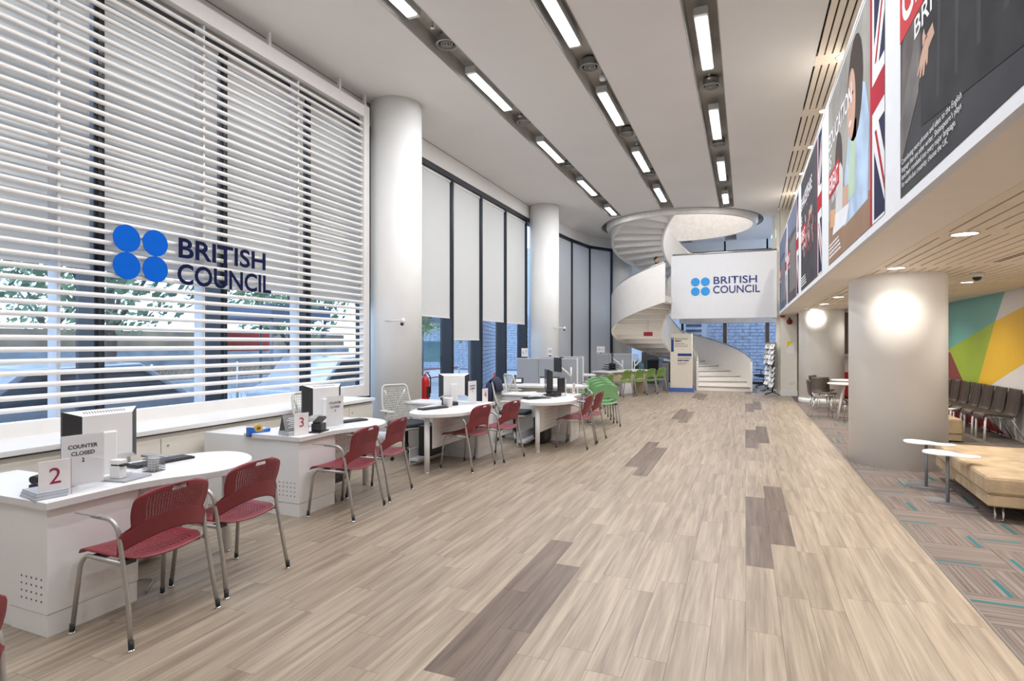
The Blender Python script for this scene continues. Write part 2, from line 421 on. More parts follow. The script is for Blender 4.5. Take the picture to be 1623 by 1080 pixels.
# ---- mezzanine: soffit, slatted ceilings, fascia
FX = .95
low = struct(MB().box(FX+.031, 4.2, -4, 19.3, LC+.05, LC+.40).build('ceiling', GROOVE), 'slatted low ceiling under the mezzanine')
MB().box(FX+.03, 1.385, -4, 19.3, LC-.028, LC+.05).build('soffit_board', mat('soffit_paint', (.84, .77, .69), .55, var=.015), low)
MB().box(1.378, 1.392, -4, 19.3, LC-.03, LC+.02).build('soffit_bead', WARMC, low)
bands = [1.1, 3.4, 5.70, 7.97, 10.22, 12.5, 14.6, 16.7, 18.7]
for y in bands: MB().box(1.392, 4.19, y-.13, y+.13, LC, LC+.05).build('cross_panel', WARMC, low)
sw = .118
for a, b in zip(bands[:-1], bands[1:]):
    ln = b - a - .26; me = MB().box(-sw/2+.009, sw/2-.009, -ln/2, ln/2, 0, .03).mesh('ceiling_slat', WARMC)
    for i in range(23): mk('ceiling_slat', me, low, loc=(1.392 + sw*(i+.5) + .01, (a+b)/2, LC))
up = struct(MB().box(.932, 4.5, -4, 19.6, H+.06, H+.1).build('ceiling', GROOVE), 'slatted ceiling above the mezzanine')
MB().box(1.64, 4.5, -4, 19.6, H, H+.06).build('ceiling_board', WARMC, up)
ub = [-1, 1.3, 3.3, 5.3, 7.3, 9.3, 11.33, 13.3, 15.3, 17.2, 19.4]
us = .098
for y in ub: MB().box(.932, 1.64, y-.16, y+.16, H, H+.06).build('cross_panel', WARMC, up)
for a, b in zip(ub[:-1], ub[1:]):
    ln = b - a - .32; me = MB().box(-us/2+.011, us/2-.011, -ln/2, ln/2, 0, .03).mesh('ceiling_slat', WARMC)
    for i in range(7): mk('ceiling_slat', me, up, loc=(.945 + us*(i+.5), (a+b)/2, H))
FASC = mat('fascia_board', (.74, .76, .80), .8, var=.015, spec=.1)
fascia = struct(MB().box(FX-.02, FX+.03, -2, 18.45, LC-.03, 4.49).build('trim_2', FASC), 'white poster-bearing mezzanine fascia')
MB().box(FX-.025, FX+.06, -2, 18.45, 4.49, 4.53).build('top_rail', STEEL, fascia)
struct(MB().box(.97, 4.5, -4, 19.3, LC+.40, LC+.46).build('floor', mat('mezz_floor', (.45, .40, .35), .7)), 'mezzanine floor slab')

# ---- walls
struct(MB().box(-6.3, 4.6, -4.2, -4, -.05, H).build('wall_back', WHITE))
struct(MB().box(-6.3, -6.05, -4, 1.2, -.05, H).build('wall_left', WHITE))
wr = struct(MB().box(4.15, 4.35, -4, 19.6, -.05, H).build('wall_right', mat('mural_white', (.74, .73, .75), .5, var=.01)))
def mural(pts, name, c, lift):
    # pts: (Y, z) on the right wall
    b = MB(); x = 4.15 - lift
    b.add([(x, y, z) for y, z in pts], [tuple(range(len(pts)))])
    return b.build('mural_' + name, mat('mural_' + name, c, .5, var=.03, scale=2), wr)
mural([(12.30, 2.5), (17.6, 2.5), (17.6, .95), (15.3, 1.46), (12.72, 2.0)], 'teal', (.17, .43, .41), .0010)
mural([(12.72, 2.0), (15.3, 1.46), (15.1, 1.40), (14.2, .72), (13.62, .70)], 'green', (.33, .47, .05), .0012)
mural([(12.72, 2.0), (11.2, 2.27), (9.9, 2.5), (7.8, 2.5), (9.2, 2.05), (11.2, 1.40), (13.3, .72), (13.62, .70)], 'yellow', (.80, .50, .035), .0011)
mural([(15.1, 1.40), (17.6, 1.9), (17.6, .3), (14.2, .3), (14.2, .72)], 'maroon', (.24, .06, .06), .0013)
mural([(14.0, .45), (12.2, .02), (15.5, .02), (15.5, .45)], 'red', (.50, .02, .04), .0014)
mural([(11.25, 1.0), (10.2, .95), (9.0, .02), (10.9, .02)], 'leaf', (.22, .42, .05), .0015)
struct(MB().box(1.45, 4.35, 19.35, 19.6, -.05, LC+.1).build('wall_far_right', mat('taupe_wall', (.34, .25, .20), .6)))
struct(MB().box(.97, 4.35, 19.6, 19.8, LC, H).build('wall_mezzanine', WHITE), 'wall at the far end of the mezzanine')
struct(MB().box(1.2, 4.35, 24.5, 24.7, -.05, H).build('wall_far', WHITE), 'wall beyond the far windows')
pier = struct(MB().box(1.0, 1.46, 19.25, 19.6, 0, H+.05).build('pier', mat('cream_paint', (.80, .77, .68), .55, var=.015)), 'cream pier at the end of the fascia')
MB().box(.985, 1.475, 19.235, 19.3, 0, .16).build('skirting', WHITE, pier)
MB().box(1.23, 1.36, 19.232, 19.25, .38, .46).build('socket_plate', LAM, pier, .003)
MB().box(.90, .995, 19.40, 19.8, 0, H).build('pilaster', mat('cream_paint', (.80, .77, .68)), pier)
MB().box(.80, .90, 19.9, 20.1, 2.4, H).build('return_strip', mat('cream_paint', (.80, .77, .68)), pier)

# ---- columns
def column(x, y, r, lab, h=H, base=True):
    c = MB().lathe([(r, 0), (r, h)], (x, y, 0), 48).build('column', COLW); struct(c, lab)
    if base: MB().lathe([(r+.012, 0), (r+.012, .13), (r+.004, .14)], (x, y, 0), 48).build('skirting', COLW, c)
    return c
column(-5.57, 8.31, .435, 'white round column beside the louvre screen')
column(-5.57, 16.1, .445, 'white round column between roller shade windows')
column(-4.6, 22.6, .44, 'far round column behind the spiral stair')
column(1.88, 9.02, .555, 'large white round column beside the tan bench', base=False)
column(1.90, 17.35, .545, 'far white round column beside the cafe chairs')

# ---- bulkhead above the left windows and window heads
struct(MB().box(-6.3, -5.95, 1.0, 17.9, 5.33, H+.01).build('trim_3', WHITE), 'white bulkhead above the windows')
struct(MB().box(-5.97, -5.945, -4, 17.9, H-.006, H+.02).build('trim_4', GROOVE), 'ceiling shadow gap')

GL = mat('glass_edge', (.1, .2, .25), .2)
def pane(parent, p, q, z0, z1, m=GLASS):
    (x0, y0), (x1, y1) = p, q
    return MB().add([(x0,y0,z0),(x1,y1,z0),(x1,y1,z1),(x0,y0,z1)], [(0,1,2,3)]).build('pane', m, parent)
# window_1 (behind the louvres) and window_2 (between the columns): straight, X = XW
MULL = [1.25, 2.25, 3.69, 5.16, 6.63, 8.15, 9.63, 11.12, 12.62, 14.15, 15.72, 17.2]
mull_me = MB().box(-6.27, -5.98, -.05, .05, 0, 5.33).mesh('mullion', DARK)
rail_me = MB().box(-6.0, -5.972, -.018, .018, 0, 5.33).mesh('glazing_bead', mat('bead', (.05, .055, .065), .35, metal=.5))
for wn, lo_, hi_ in (('window_1', 0, 5), ('window_2', 5, 11)):
    wroot = struct(empty(wn), 'dark framed full-height window')
    ys = MULL[lo_:hi_+1]
    for y in ys[(1 if wn == 'window_2' else 0):]:
        o = mk('mullion', mull_me, wroot, loc=(0, y, 0)); mk('glazing_bead', rail_me, o, loc=(0, 0, 0))
    MB().box(-6.2, -5.96, ys[0], ys[-1], 5.22, 5.34).build('head_frame', DARK, wroot)
    MB().box(-6.2, -6.0, ys[0], ys[-1], 0, .07).build('sill_frame', DARK, wroot)
    for a, b in zip(ys[:-1], ys[1:]): pane(wroot, (XW, a+.05), (XW, b-.05), .07, 5.22)

def shade(y0, y1, zb, lab, m=SHADE, x=-6.02):
    t = thing('roller_shade', lab, 'roller shade', (x, (y0+y1)/2, zb), group='roller shades on the left windows')
    L = (y1-y0)/2
    MB().box(-.003, .003, -L, L, .02, 5.16-zb).build('fabric', m, t)
    MB().tube([(0, -L, 5.17-zb), (0, L, 5.17-zb)], .035, 10).build('roller', SLATW, t)
    MB().box(-.008, .008, -L, L, 0, .025).build('bottom_bar', SLATW, t)
    return t
zs = [2.36, 2.34, 2.34, 2.30, 2.27, 2.31]
names = ['nearest the left edge of the picture', 'behind the two blue discs from the left', 'behind the four blue discs', 'behind the dark navy lettering', 'at the right end of the louvre screen']
for i, (a, b) in enumerate(zip(MULL[0:5], MULL[1:6])):
    if i == 0: continue
    shade(a+.07, b-.07, zs[i], 'pale roller shade ' + ['outside the frame, first of the louvre bays', 'nearest the left edge of the picture behind the louvres', 'behind the blue logo discs', 'behind the navy logo lettering', 'behind the right end of the louvres'][i])
for i, (a, b) in enumerate(zip(MULL[5:10], MULL[6:11])):
    if i == 0:
        shade(a+.4, b-.07, 2.15, 'pale roller shade hidden behind the nearest left column')
    else:
        shade(a+.08, b-.08, [0, 2.155, 1.68, 2.17, 2.16][i], 'pale roller shade ' + ['', 'just right of the nearest left column', 'second from the nearest left column, hanging lowest', 'third from the nearest left column', 'narrow fourth one beside the second column'][i])

# window_3: curved run past the second column, window_4: far wall
CUR = [(-6.0, 16.65), (-5.93, 18.0), (-5.80, 19.5), (-5.56, 21.1), (-4.94, 22.15)]
CUR2 = [(-4.55, 23.1), (-3.75, 24.1), (-2.40, 24.40), (-.75, 24.4), (.80, 24.4), (2.2, 24.4)]
w3 = struct(empty('window_3'), 'curved dark framed window with grey shades')
w4 = struct(empty('window_4'), 'far dark framed windows behind the stair')
def run(root, P, shaded, zlo, group_lab):
    for i, (x, y) in enumerate(P):
        a = P[max(0, i-1)]; b = P[min(len(P)-1, i+1)]; t = Vector((b[0]-a[0], b[1]-a[1], 0)).normalized(); n = Vector((-t.y, t.x, 0))
        MB().obox((x, y, H/2-.19), t*.05, n*.12, Vector((0, 0, H/2-.19))).build('mullion', DARK, root)
    for a, b in zip(P[:-1], P[1:]):
        t = Vector((b[0]-a[0], b[1]-a[1], 0)); L = t.length; t.normalize(); n = Vector((t.y, -t.x, 0)); c = Vector(((a[0]+b[0])/2, (a[1]+b[1])/2, 0))
        MB().obox(c + Vector((0, 0, 5.28)), t*(L/2), n*.10, Vector((0, 0, .06))).build('head_frame', DARK, root)
        MB().obox(c + Vector((0, 0, .05)), t*(L/2), n*.08, Vector((0, 0, .05))).build('sill_frame', DARK, root)
        MB().obox(c + Vector((0, 0, (5.34+H)/2)), t*(L/2+.03), n*.13, Vector((0, 0, (H-5.34)/2+.01))).build('bulkhead', WHITE, root)
        pane(root, a, b, .1, 5.22)
        if shaded:
            o = thing('roller_shade', shaded.pop(0), 'roller shade', (c.x + n.x*.14*0, c.y, zlo), group='grey shades on the curved and far windows')
            d = n*.09
            MB().obox(d + Vector((0, 0, (5.2-zlo)/2)), t*(L/2-.07), n*.003, Vector((0, 0, (5.2-zlo)/2))).build('fabric', SHADEG if zlo < 1 else SHADE, o)
            MB().obox(d + Vector((0, 0, .012)), t*(L/2-.07), n*.008, Vector((0, 0, .012))).build('bottom_bar', SLATW, o)
run(w3, CUR, ['grey full-length shade directly behind the second column', 'grey full-length shade first visible right of the second column', 'grey full-length shade in the middle of the curved window', 'wide grey full-length shade next to the far column'], .12, '')
run(w4, CUR2, ['pale shade left of the stair beside the far column', 'pale shade behind the stair parapet', 'pale shade behind the sign panel, left one', 'pale shade behind the sign panel, right one', 'pale shade behind the pier'], 2.95, '')
struct(MB().box(-2.5, 2.4, 24.15, 24.5, 2.42, 3.0).build('trim_5', mat('slab_edge', (.62, .55, .48), .6)), 'mezzanine slab edge at the far windows')
for x in (-.75, .80): MB().box(x-.07, x+.07, 24.2, 24.32, 0, 2.42).build('timber_post', mat('brown_post', (.13, .07, .045), .5), w4)

# ---- low cabinets under the louvre window (each unit a thing) with a continuous sill top
CX = -5.1
cabs = [1.0, 2.2, 3.2, 3.7, 4.24, 4.72, 5.30, 5.88, 6.45, 7.0]
labs = ['first at the camera end', 'at the far left below the nearest desk monitor', 'just left of the nearest monitor', 'behind the nearest desk top', 'first full door left of the blue tape dispenser', 'with a lock behind the tape dispenser', 'behind the leaflet stand', 'behind the black-framed monitor', 'at the end nearest the column']
for i, (a, b) in enumerate(zip(cabs[:-1], cabs[1:])):
    t = thing('window_cabinet', 'cream low cabinet under the louvres, ' + labs[i], 'cabinet', (CX, (a+b)/2, 0), group='low cabinets under the louvre window')
    L = (b-a)/2
    MB().box(-.60, -.02, -L+.001, L-.001, .08, .735).build('body', CREAM, t)
    MB().box(-.58, -.06, -L+.002, L-.002, 0, .08).build('plinth', mat('plinth_grey', (.4, .39, .37), .5), t)
    d = MB().box(-.02, 0, -L+.004, L-.004, .09, .70).build('door', CREAM, t, .002)
    MB().tube([(0, -L+.07, .63), (.006, -L+.07, .63)], .011, 10).build('lock', STEEL, d)
tag(MB().box(-5.98, CX+.025, 1.0, 7.02, .755, .80).build('window_sill_top', LAM, None, .004), 'long white counter top over the low cabinets at the louvre window', 'counter top')
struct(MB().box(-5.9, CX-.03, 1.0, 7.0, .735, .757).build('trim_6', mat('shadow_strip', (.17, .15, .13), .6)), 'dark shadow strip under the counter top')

# ================================================================== LOUVRE SCREEN + LOGO
ls = thing('louvre_screen', 'tall white horizontal louvre screen in front of the left windows', 'louvre screen', (-5.8, 1.2, .76))
FRW = SLATW
MB().box(-.05, .05, 6.46, 6.60, -.02, 4.75).build('stile', FRW, ls, .004)
MB().box(-.05, .05, -.10, .0, -.02, 4.75).build('stile', FRW, ls, .004)
MB().box(-.05, .05, 0, 6.46, -.01, .165).build('bottom_rail', FRW, ls, .004)
MB().box(-.05, .05, 0, 6.46, 4.55, 4.74).build('top_rail', FRW, ls, .004)
n = 12; prof = [(.027*math.cos(2*PI*k/n), .0235*math.sin(2*PI*k/n)) for k in range(n)]
b = MB(); vs = [(x, y, z) for y in (0, 6.46) for x, z in prof]
b.add(vs, [(k, (k+1) % n, n+(k+1) % n, n+k) for k in range(n)], 0, True)
slat_me = b.mesh('slat', SLATW)
for k in range(41):
    z = .266 + .1045*k
    mk('slat', slat_me, ls, loc=(0, 0, z))
for y in (.55, 2.04, 3.55, 5.06):
    MB().box(-.17, -.035, y-.012, y+.012, .15, 4.56).build('fin', mat('fin_white', (.74, .75, .78), .5), ls)
    MB().tube([(-.028, y, .15), (-.028, y, 4.56)], .014, 8).build('rod', SLATW, ls)
for y in (4.5, 5.9, 6.53): MB().box(-.02, .02, y-.02, y+.02, 4.74, 4.95).build('bracket', SLATW, ls)

def disc(name, r, m, parent, loc, rot, t=.006):
    return MB().lathe([(r, 0), (r, t)], (0, 0, 0), 40, smooth=False).build(name, m, parent, loc=loc, rot=rot)
lg = thing('logo_sign', 'four blue discs and navy BRITISH COUNCIL lettering on the louvres', 'sign', (-5.745, 3.665, 2.24))
for y in (.141, .439):
    for z in (.142, .417): disc('logo_disc', .1375, BLUE, lg, (0, y, z), FACE['+X'])
mk('lettering', text_mesh('BRITISH', 1.22, .225, .006, NAVY, .022), lg, loc=(0, .70, .303), rot=FACE['+X'])
mk('lettering', text_mesh('COUNCIL', 1.325, .232, .006, NAVY, .022), lg, loc=(0, .687, .012), rot=FACE['+X'])

# ================================================================== CEILING FITTINGS
def ceiling_lamp(x, y0, y1, lab):
    t = thing('ceiling_light', lab, 'ceiling light', (x, (y0+y1)/2, H+.014), group='long lights in the ceiling recesses')
    L = (y1-y0)/2
    MB().box(-.085, .085, -L-.07, L+.07, .0, .10).build('housing', mat('lamp_housing', (.55, .55, .54), .4), t)
    MB().box(-.068, .068, -L, L, -.012, .002).build('diffuser', LIT, t)
    for yy in (-L*.7, L*.7): MB().tube([(0, yy, .1), (0, yy, .225)], .008, 6).build('hanger', STEEL, t)
    area_light('lamp_glow', t, (0, 0, -.02), .13, 2*L, LAMP_W*(2*L/1.45), (.96, .975, 1.0))
ROW = ['left', 'middle', 'right']
FROMFAR = ['farthest from the camera', 'second from the far end', 'third from the far end', 'fourth from the far end', 'fifth from the far end', 'sixth from the far end', 'seventh from the far end', 'eighth from the far end']
ordn = ['behind the camera', 'nearest', 'second nearest', 'third', 'fourth', 'farthest']
LAMPS = [[(-1.5, -.05), (1.55, 3.0), (4.65, 6.1), (7.8, 9.2), (10.95, 12.3), (13.95, 15.4), (17.0, 18.0)],
         [(-.1, 1.3), (2.95, 4.4), (6.1, 7.57), (9.2, 10.63), (12.3, 13.75), (15.4, 16.85)],
         [(-1.6, -.15), (1.45, 2.9), (4.5, 5.95), (7.52, 8.96), (10.62, 12.1), (13.7, 15.2), (16.7, 17.75)]]
for r_, (lst, rec) in enumerate(zip(LAMPS, RECS)):
    for i, (a, b) in enumerate(lst):
        ceiling_lamp(rec[0], a, b, 'long white light in the %s ceiling recess, %s' % (ROW[r_], FROMFAR[len(lst)-1-i]))
dif = MB().lathe([(.125, .10), (.125, .02), (.155, 0), (.155, -.012), (.13, -.016), (.118, .03)], (0, 0, 0), 24, smooth=False)
def air_diffuser(x, y, lab):
    t = thing('air_diffuser', lab, 'air diffuser', (x, y, H+.09), group='round air diffusers in the ceiling recesses')
    dif.build('ring', DIFG, t)
    MB().lathe([(.118, .02), (.118, .03)], (0, 0, 0), 24).build('back', GROOVE, t)
    for r0 in (.085, .05): MB().lathe([(r0, .02), (r0, -.004), (r0-.014, -.004), (r0-.014, .02)], (0, 0, 0), 20, smooth=False).build('cone', DIFG, t)
    MB().lathe([(.018, .02), (.018, -.012), (.012, -.018)], (0, 0, 0), 12).build('cap', DIFG, t)
    MB().lathe([(.10, .1), (.10, .135)], (0, 0, 0), 16).build('duct', mat('duct_dark', (.08, .08, .08), .6), t)
for r_, ys in enumerate([[3.9, 7.0, 10.03, 12.95, 16.08], [5.3, 8.4, 11.36, 14.35], [3.7, 6.75, 9.77, 12.7, 15.69]]):
    for i, y in enumerate(ys):
        air_diffuser(RECS[r_][0], y, 'round grey air diffuser in the %s ceiling recess, %s' % (ROW[r_], FROMFAR[len(ys)-1-i]))
air_diffuser(-.515, 23.2, 'round grey air diffuser in the recess beyond the stair ring')
def sprinkler(x, y, lab):
    t = thing('sprinkler', lab, 'sprinkler', (x, y, H+.0), group='ceiling sprinklers')
    MB().tube([(0, 0, .24), (0, 0, .03)], .011, 8).lathe([(.03, .12), (.03, .15)], (0, 0, 0), 12).build('pipe', DIFG, t)
    MB().lathe([(.012, .03), (.014, .0), (.028, -.004), (.028, -.01)], (0, 0, 0), 12).build('head', STEEL, t)
sprinkler(-3.75, 6.42, 'small pendant sprinkler beside the nearest left-recess light')
sprinkler(-3.75, 9.5, 'small pendant sprinkler after the second left-recess light')
sprinkler(-3.75, 12.55, 'small pendant sprinkler after the third left-recess light')
sprinkler(-2.06, 11.75, 'small pendant sprinkler beside a middle-recess diffuser')
sprinkler(-.515, 9.25, 'small pendant sprinkler in the right recess')
t = thing('smoke_detector', 'white smoke detector in the middle ceiling recess', 'smoke detector', (-2.06, 8.75, H+.05))
MB().lathe([(.05, .04), (.055, 0), (.045, -.03), (.02, -.04)], (0, 0, 0), 20).build('body', LAM, t); MB().tube([(0, 0, .04), (0, 0, .19)], .02, 8).build('stem', DIFG, t)

def downlight(x, y, z, lab, power=SPOT_W, r=.09, grp='downlights in the slatted ceilings', ang=146):
    t = thing('downlight', lab, 'downlight', (x, y, z), group=grp)
    MB().lathe([(r+.014, .004), (r+.014, -.005), (r, -.006), (r, .004)], (0, 0, 0), 28, smooth=False).build('trim_ring', STEEL, t)
    MB().lathe([(r, -.003), (r, .0)], (0, 0, 0), 28, smooth=False).build('lens', LITW, t)
    if power:
        spot_light('downlight_beam', t, (0, 0, -.02), power*.72, ang)
        l = area_light('downlight_glow', t, (0, 0, -.012), 2*r, 2*r, power*.035, (1, .93, .84)); l.data.shape = 'DISK'
for i, y in enumerate([1.1, 3.4, 5.7, 7.97, 10.22, 12.5, 14.6, 16.7]):
    downlight(1.66, y, LC, 'round downlight in the low ceiling along the fascia, %s' % FROMFAR[7-i])
for i, (x, y) in enumerate([(3.0, 3.4), (3.0, 5.7), (3.0, 7.97), (3.0, 10.2), (3.0, 12.5), (3.0, 14.6), (3.0, 16.7)]):
    downlight(x, y, LC, 'round downlight in the low ceiling towards the mural, %s' % FROMFAR[6-i], SPOT_W*.7, .075)
for i, y in enumerate([5.3, 7.3, 9.3, 11.33, 13.3, 15.3, 17.2]):
    downlight(1.287, y, H, 'small downlight in the upper slatted ceiling, %s' % FROMFAR[6-i], SPOT_W*.9, .075)
t = thing('dome_camera', 'black dome camera on the low slatted ceiling', 'camera', (2.72, 8.9, LC))
MB().lathe([(.075, 0), (.075, -.05), (.06, -.055)], (0, 0, 0), 20).build('base', LAM, t); MB().ball((0, 0, -.055), .05, 14).build('dome', BLACK, t)
t = thing('linear_grille', 'dark linear air slot in the low slatted ceiling', 'air grille', (2.55, 6.9, LC))
MB().box(-.045, .045, -.9, .9, -.004, .0).build('frame', WARMC, t)
for x in (-.02, .02): MB().box(x-.009, x+.009, -.88, .88, -.006, -.003).build('slot', GROOVE, t)

# ================================================================== SPIRAL STAIR
st = thing('spiral_staircase', 'white spiral staircase with solid curved parapets and steel handrails', 'staircase', (SC[0], SC[1], 0))
STW = mat('stair_white', (.80, .77, .74), .5, var=.02)
TREAD = mat('tread', (.70, .67, .63), .55, var=.04)
NOSE = mat('nosing', (.09, .08, .075), .7)
RI, RO = .62, 2.26
F0, F1, N1 = R(4), R(264), 19
DPH = (F1-F0)/N1; RISE = 3.12/N1
def sector(r0, r1, a0, a1, z0, z1, mi=0, k=4, b=None):
    b = b or MB(); P = [(r1*math.cos(a0+(a1-a0)*i/k), r1*math.sin(a0+(a1-a0)*i/k)) for i in range(k+1)]
    P += [(r0*math.cos(a1-(a1-a0)*i/k), r0*math.sin(a1-(a1-a0)*i/k)) for i in range(k+1)]
    return b.prism(P, z0, z1, mi)
sb = sector(RI, RO, 0, DPH+.02, -.20, -.03); sector(RI, RO, -.012, DPH+.01, -.03, 0, 1, 4, sb)
sector(RI, RO, -.014, .004, -.045, -.0302, 2, 1, sb)
step_me = sb.mesh('step', [STW, TREAD, NOSE])
gs = sector(RI, RO, 0, DPH+.02, -RISE, -.03); sector(RI, RO, -.012, DPH+.01, -.03, 0, 1, 4, gs); sector(RI, RO, -.014, .004, -.045, -.0302, 2, 1, gs)
step0 = gs.mesh('step', [STW, TREAD, NOSE])
for i in range(N1): mk('step', step0 if i == 0 else step_me, st, loc=(0, 0, RISE*(i+1)), rot=(0, 0, F0+DPH*i))
S0 = 3.12; N2 = 17
for i in range(N2): mk('step', step_me, st, loc=(0, 0, S0 + RISE*(i+1)), rot=(0, 0, F0+DPH*i))
def zst(a, base=0): return base + 3.12*(a-F0)/(F1-F0)
def hwall(name, r0, r1, a0, a1, zl, zh, n=48, m=STW):
    vs = []; fs = []
    for i in range(n+1):
        a = a0+(a1-a0)*i/n; c_, s_ = math.cos(a), math.sin(a); l_, h_ = zl(a), zh(a)
        vs += [(r0*c_, r0*s_, l_), (r1*c_, r1*s_, l_), (r1*c_, r1*s_, h_), (r0*c_, r0*s_, h_)]
    for i in range(n):
        o = 4*i
        for k in range(4): fs.append((o+k, o+(k+1) % 4, o+4+(k+1) % 4, o+4+k))
    b = MB(); b.add(vs, fs, 0, False); b.add(vs[:4], [(3, 2, 1, 0)]); b.add(vs[-4:], [(0, 1, 2, 3)])
    o = b.build(name, m, st)
    for p in o.data.polygons: p.use_smooth = True
    try:
        mod = o.modifiers.new('edge', 'EDGE_SPLIT'); mod.split_angle = R(35)
    except Exception: pass
    return o
def rail(r, a0, a1, zf, n=48):
    return MB().tube([(r*math.cos(a0+(a1-a0)*i/n), r*math.sin(a0+(a1-a0)*i/n), zf(a0+(a1-a0)*i/n)) for i in range(n+1)], .024, 8)
bot = lambda a: max(0, zst(a) - .24)
topz = lambda a: zst(a) + .98
hwall('outer_parapet', RO, RO+.07, F0-.01, F1+.02, bot, topz)
hwall('inner_parapet', RI-.07, RI, F0-.01, F1, bot, topz)
rail(RO+.035, F0, F1, lambda a: topz(a)+.035).build('handrail', STEEL, st)
rail(RI-.035, F0, F1, lambda a: topz(a)+.035).build('handrail', STEEL, st)
F2 = F0 + DPH*N2
b2 = lambda a: zst(a, S0) - .24
t2 = lambda a: min(zst(a, S0) + .98, 7.2)
hwall('outer_parapet', RO, RO+.07, F0-.01, F2, b2, t2)
hwall('inner_parapet', RI-.07, RI, F0-.01, F2+.6, b2, t2)
rail(RI+.06, F0, F2, lambda a: min(zst(a, S0)+.80, 7.0)).build('handrail', STEEL, st)
rail(RO-.06, F0, R(120), lambda a: zst(a, S0)+.86).build('handrail', STEEL, st)
# round opening in the ceiling: ring lip and the well above it
ringp = [(2.30, 0), (2.43, 0), (2.50, .10), (2.50, .45), (2.30, .45)]
def annulus(prof, n=72):
    vs = []; fs = []; k_ = len(prof)
    for j in range(n):
        a = 2*PI*j/n
        for r_, z_ in prof: vs.append((r_*math.cos(a), r_*math.sin(a), z_))
    for j in range(n):
        for k in range(k_): fs.append((j*k_+k, ((j+1) % n)*k_+k, ((j+1) % n)*k_+(k+1) % k_, j*k_+(k+1) % k_))
    return MB().add(vs, fs, 0, False)
o = annulus([(2.34, 0), (2.45, 0), (2.50, .08), (2.50, 2.3), (2.34, 2.3)]).build('ceiling_ring', mat('ring_white', (.78, .76, .73), .85), st, loc=(0, 0, H-.14))
for p in o.data.polygons: p.use_smooth = True
o.modifiers.new('edge', 'EDGE_SPLIT').split_angle = R(35)
annulus([(2.50, .25), (2.64, .25), (2.64, .55), (2.50, .55)]).build('ring_slot', RECESS, st, loc=(0, 0, H))
annulus([(2.625, 0), (2.66, 0), (2.66, .3), (2.625, .3)]).build('slot_edge', RECESS, st, loc=(0, 0, H))
struct(MB().lathe([(2.75, 0), (2.75, .05)], (SC[0], SC[1], 7.86), 48).build('ceiling', mat('upper_ceiling', (.74, .70, .66), .7)), 'upper floor ceiling above the stair well')
t = thing('ceiling_light', 'round light on the upper floor ceiling above the stair well', 'ceiling light', (SC[0]+.6, SC[1]+.4, 7.82))
MB().lathe([(.3, 0), (.3, -.05), (.28, -.055)], (0, 0, 0), 24).build('diffuser', LIT, t)
l = area_light('lamp_glow', t, (0, 0, -.07), .5, .5, 60, (1, .93, .88)); 
# landing joining stair and mezzanine, with its logo panel
ld = struct(MB().box(-2.06, .97, 19.27, 20.42, 2.47, 3.12).box(.0, .97, 20.42, 21.2, 2.9, 3.12).build('floor', mat('landing_white', (.76, .72, .67), .55)), 'stair landing slab')
pn = struct(MB().box(-2.24, .90, 19.18, 19.27, 2.41, 4.46).build('wall_landing', mat('panel_white', (.76, .77, .80), .45, var=.01)), 'white landing front panel')
MB().box(-2.24, -2.17, 19.27, 20.0, 2.41, 4.46).build('return_panel', mat('panel_white', (.76, .77, .80)), pn)
MB().tube([(-2.2, 19.22, 4.5), (.9, 19.22, 4.5)], .028, 8).build('handrail', STEEL, pn)
lg2 = thing('logo_sign', 'sky blue discs and navy BRITISH COUNCIL lettering on the landing panel', 'sign', (-1.62, 19.172, 3.14))
for x in (.135, .44):
    for z in (.14, .445): disc('logo_disc', .135, LOGOB, lg2, (x, 0, z), FACE['-Y'])
mk('lettering', text_mesh('BRITISH', 1.27, .232, .004, LOGON, .008), lg2, loc=(.69, 0, .36), rot=FACE['-Y'])
mk('lettering', text_mesh('COUNCIL', 1.37, .24, .004, LOGON, .008), lg2, loc=(.675, 0, .06), rot=FACE['-Y'])
for i, x in enumerate((-1.35, -.62, .1)):
    downlight(x, 19.75, 2.465, 'small downlight under the stair landing, %s' % ['left one', 'middle one', 'right one'][i], 60, .06, 'downlights under the landing')
t = thing('exit_sign', 'small red sign fixed under the curved stair', 'sign', (-3.08, 19.8, 1.86))
MB().box(-.15, .15, -.012, .012, 0, .14).build('plate', mat('red_sign', (.42, .012, .02), .4), t)
MB().tube([(0, 0, .14), (0, 0, .5)], .008, 6).build('hanger', STEEL, t)
def fill_light(label, loc, power):  # added lamp, hidden behind the green chairs, to warm the stair soffit
    t = thing('added_fill_light', label, 'fill_light', loc)
    MB().lathe([(.10, 0), (.10, .02), (.08, .022)], (0, 0, 0), 20).build('rim', STEEL, t); MB().lathe([(.075, .021), (.075, .024)], (0, 0, 0), 20).build('lens', LITW, t)
    o = spot_light('fill_beam', t, (0, 0, .05), power, 110); o.rotation_euler = (PI, 0, 0)
fill_light('added fill light on the floor, out of sight, warming the underside of the stair', (-3.5, 19.6, 0), 75)
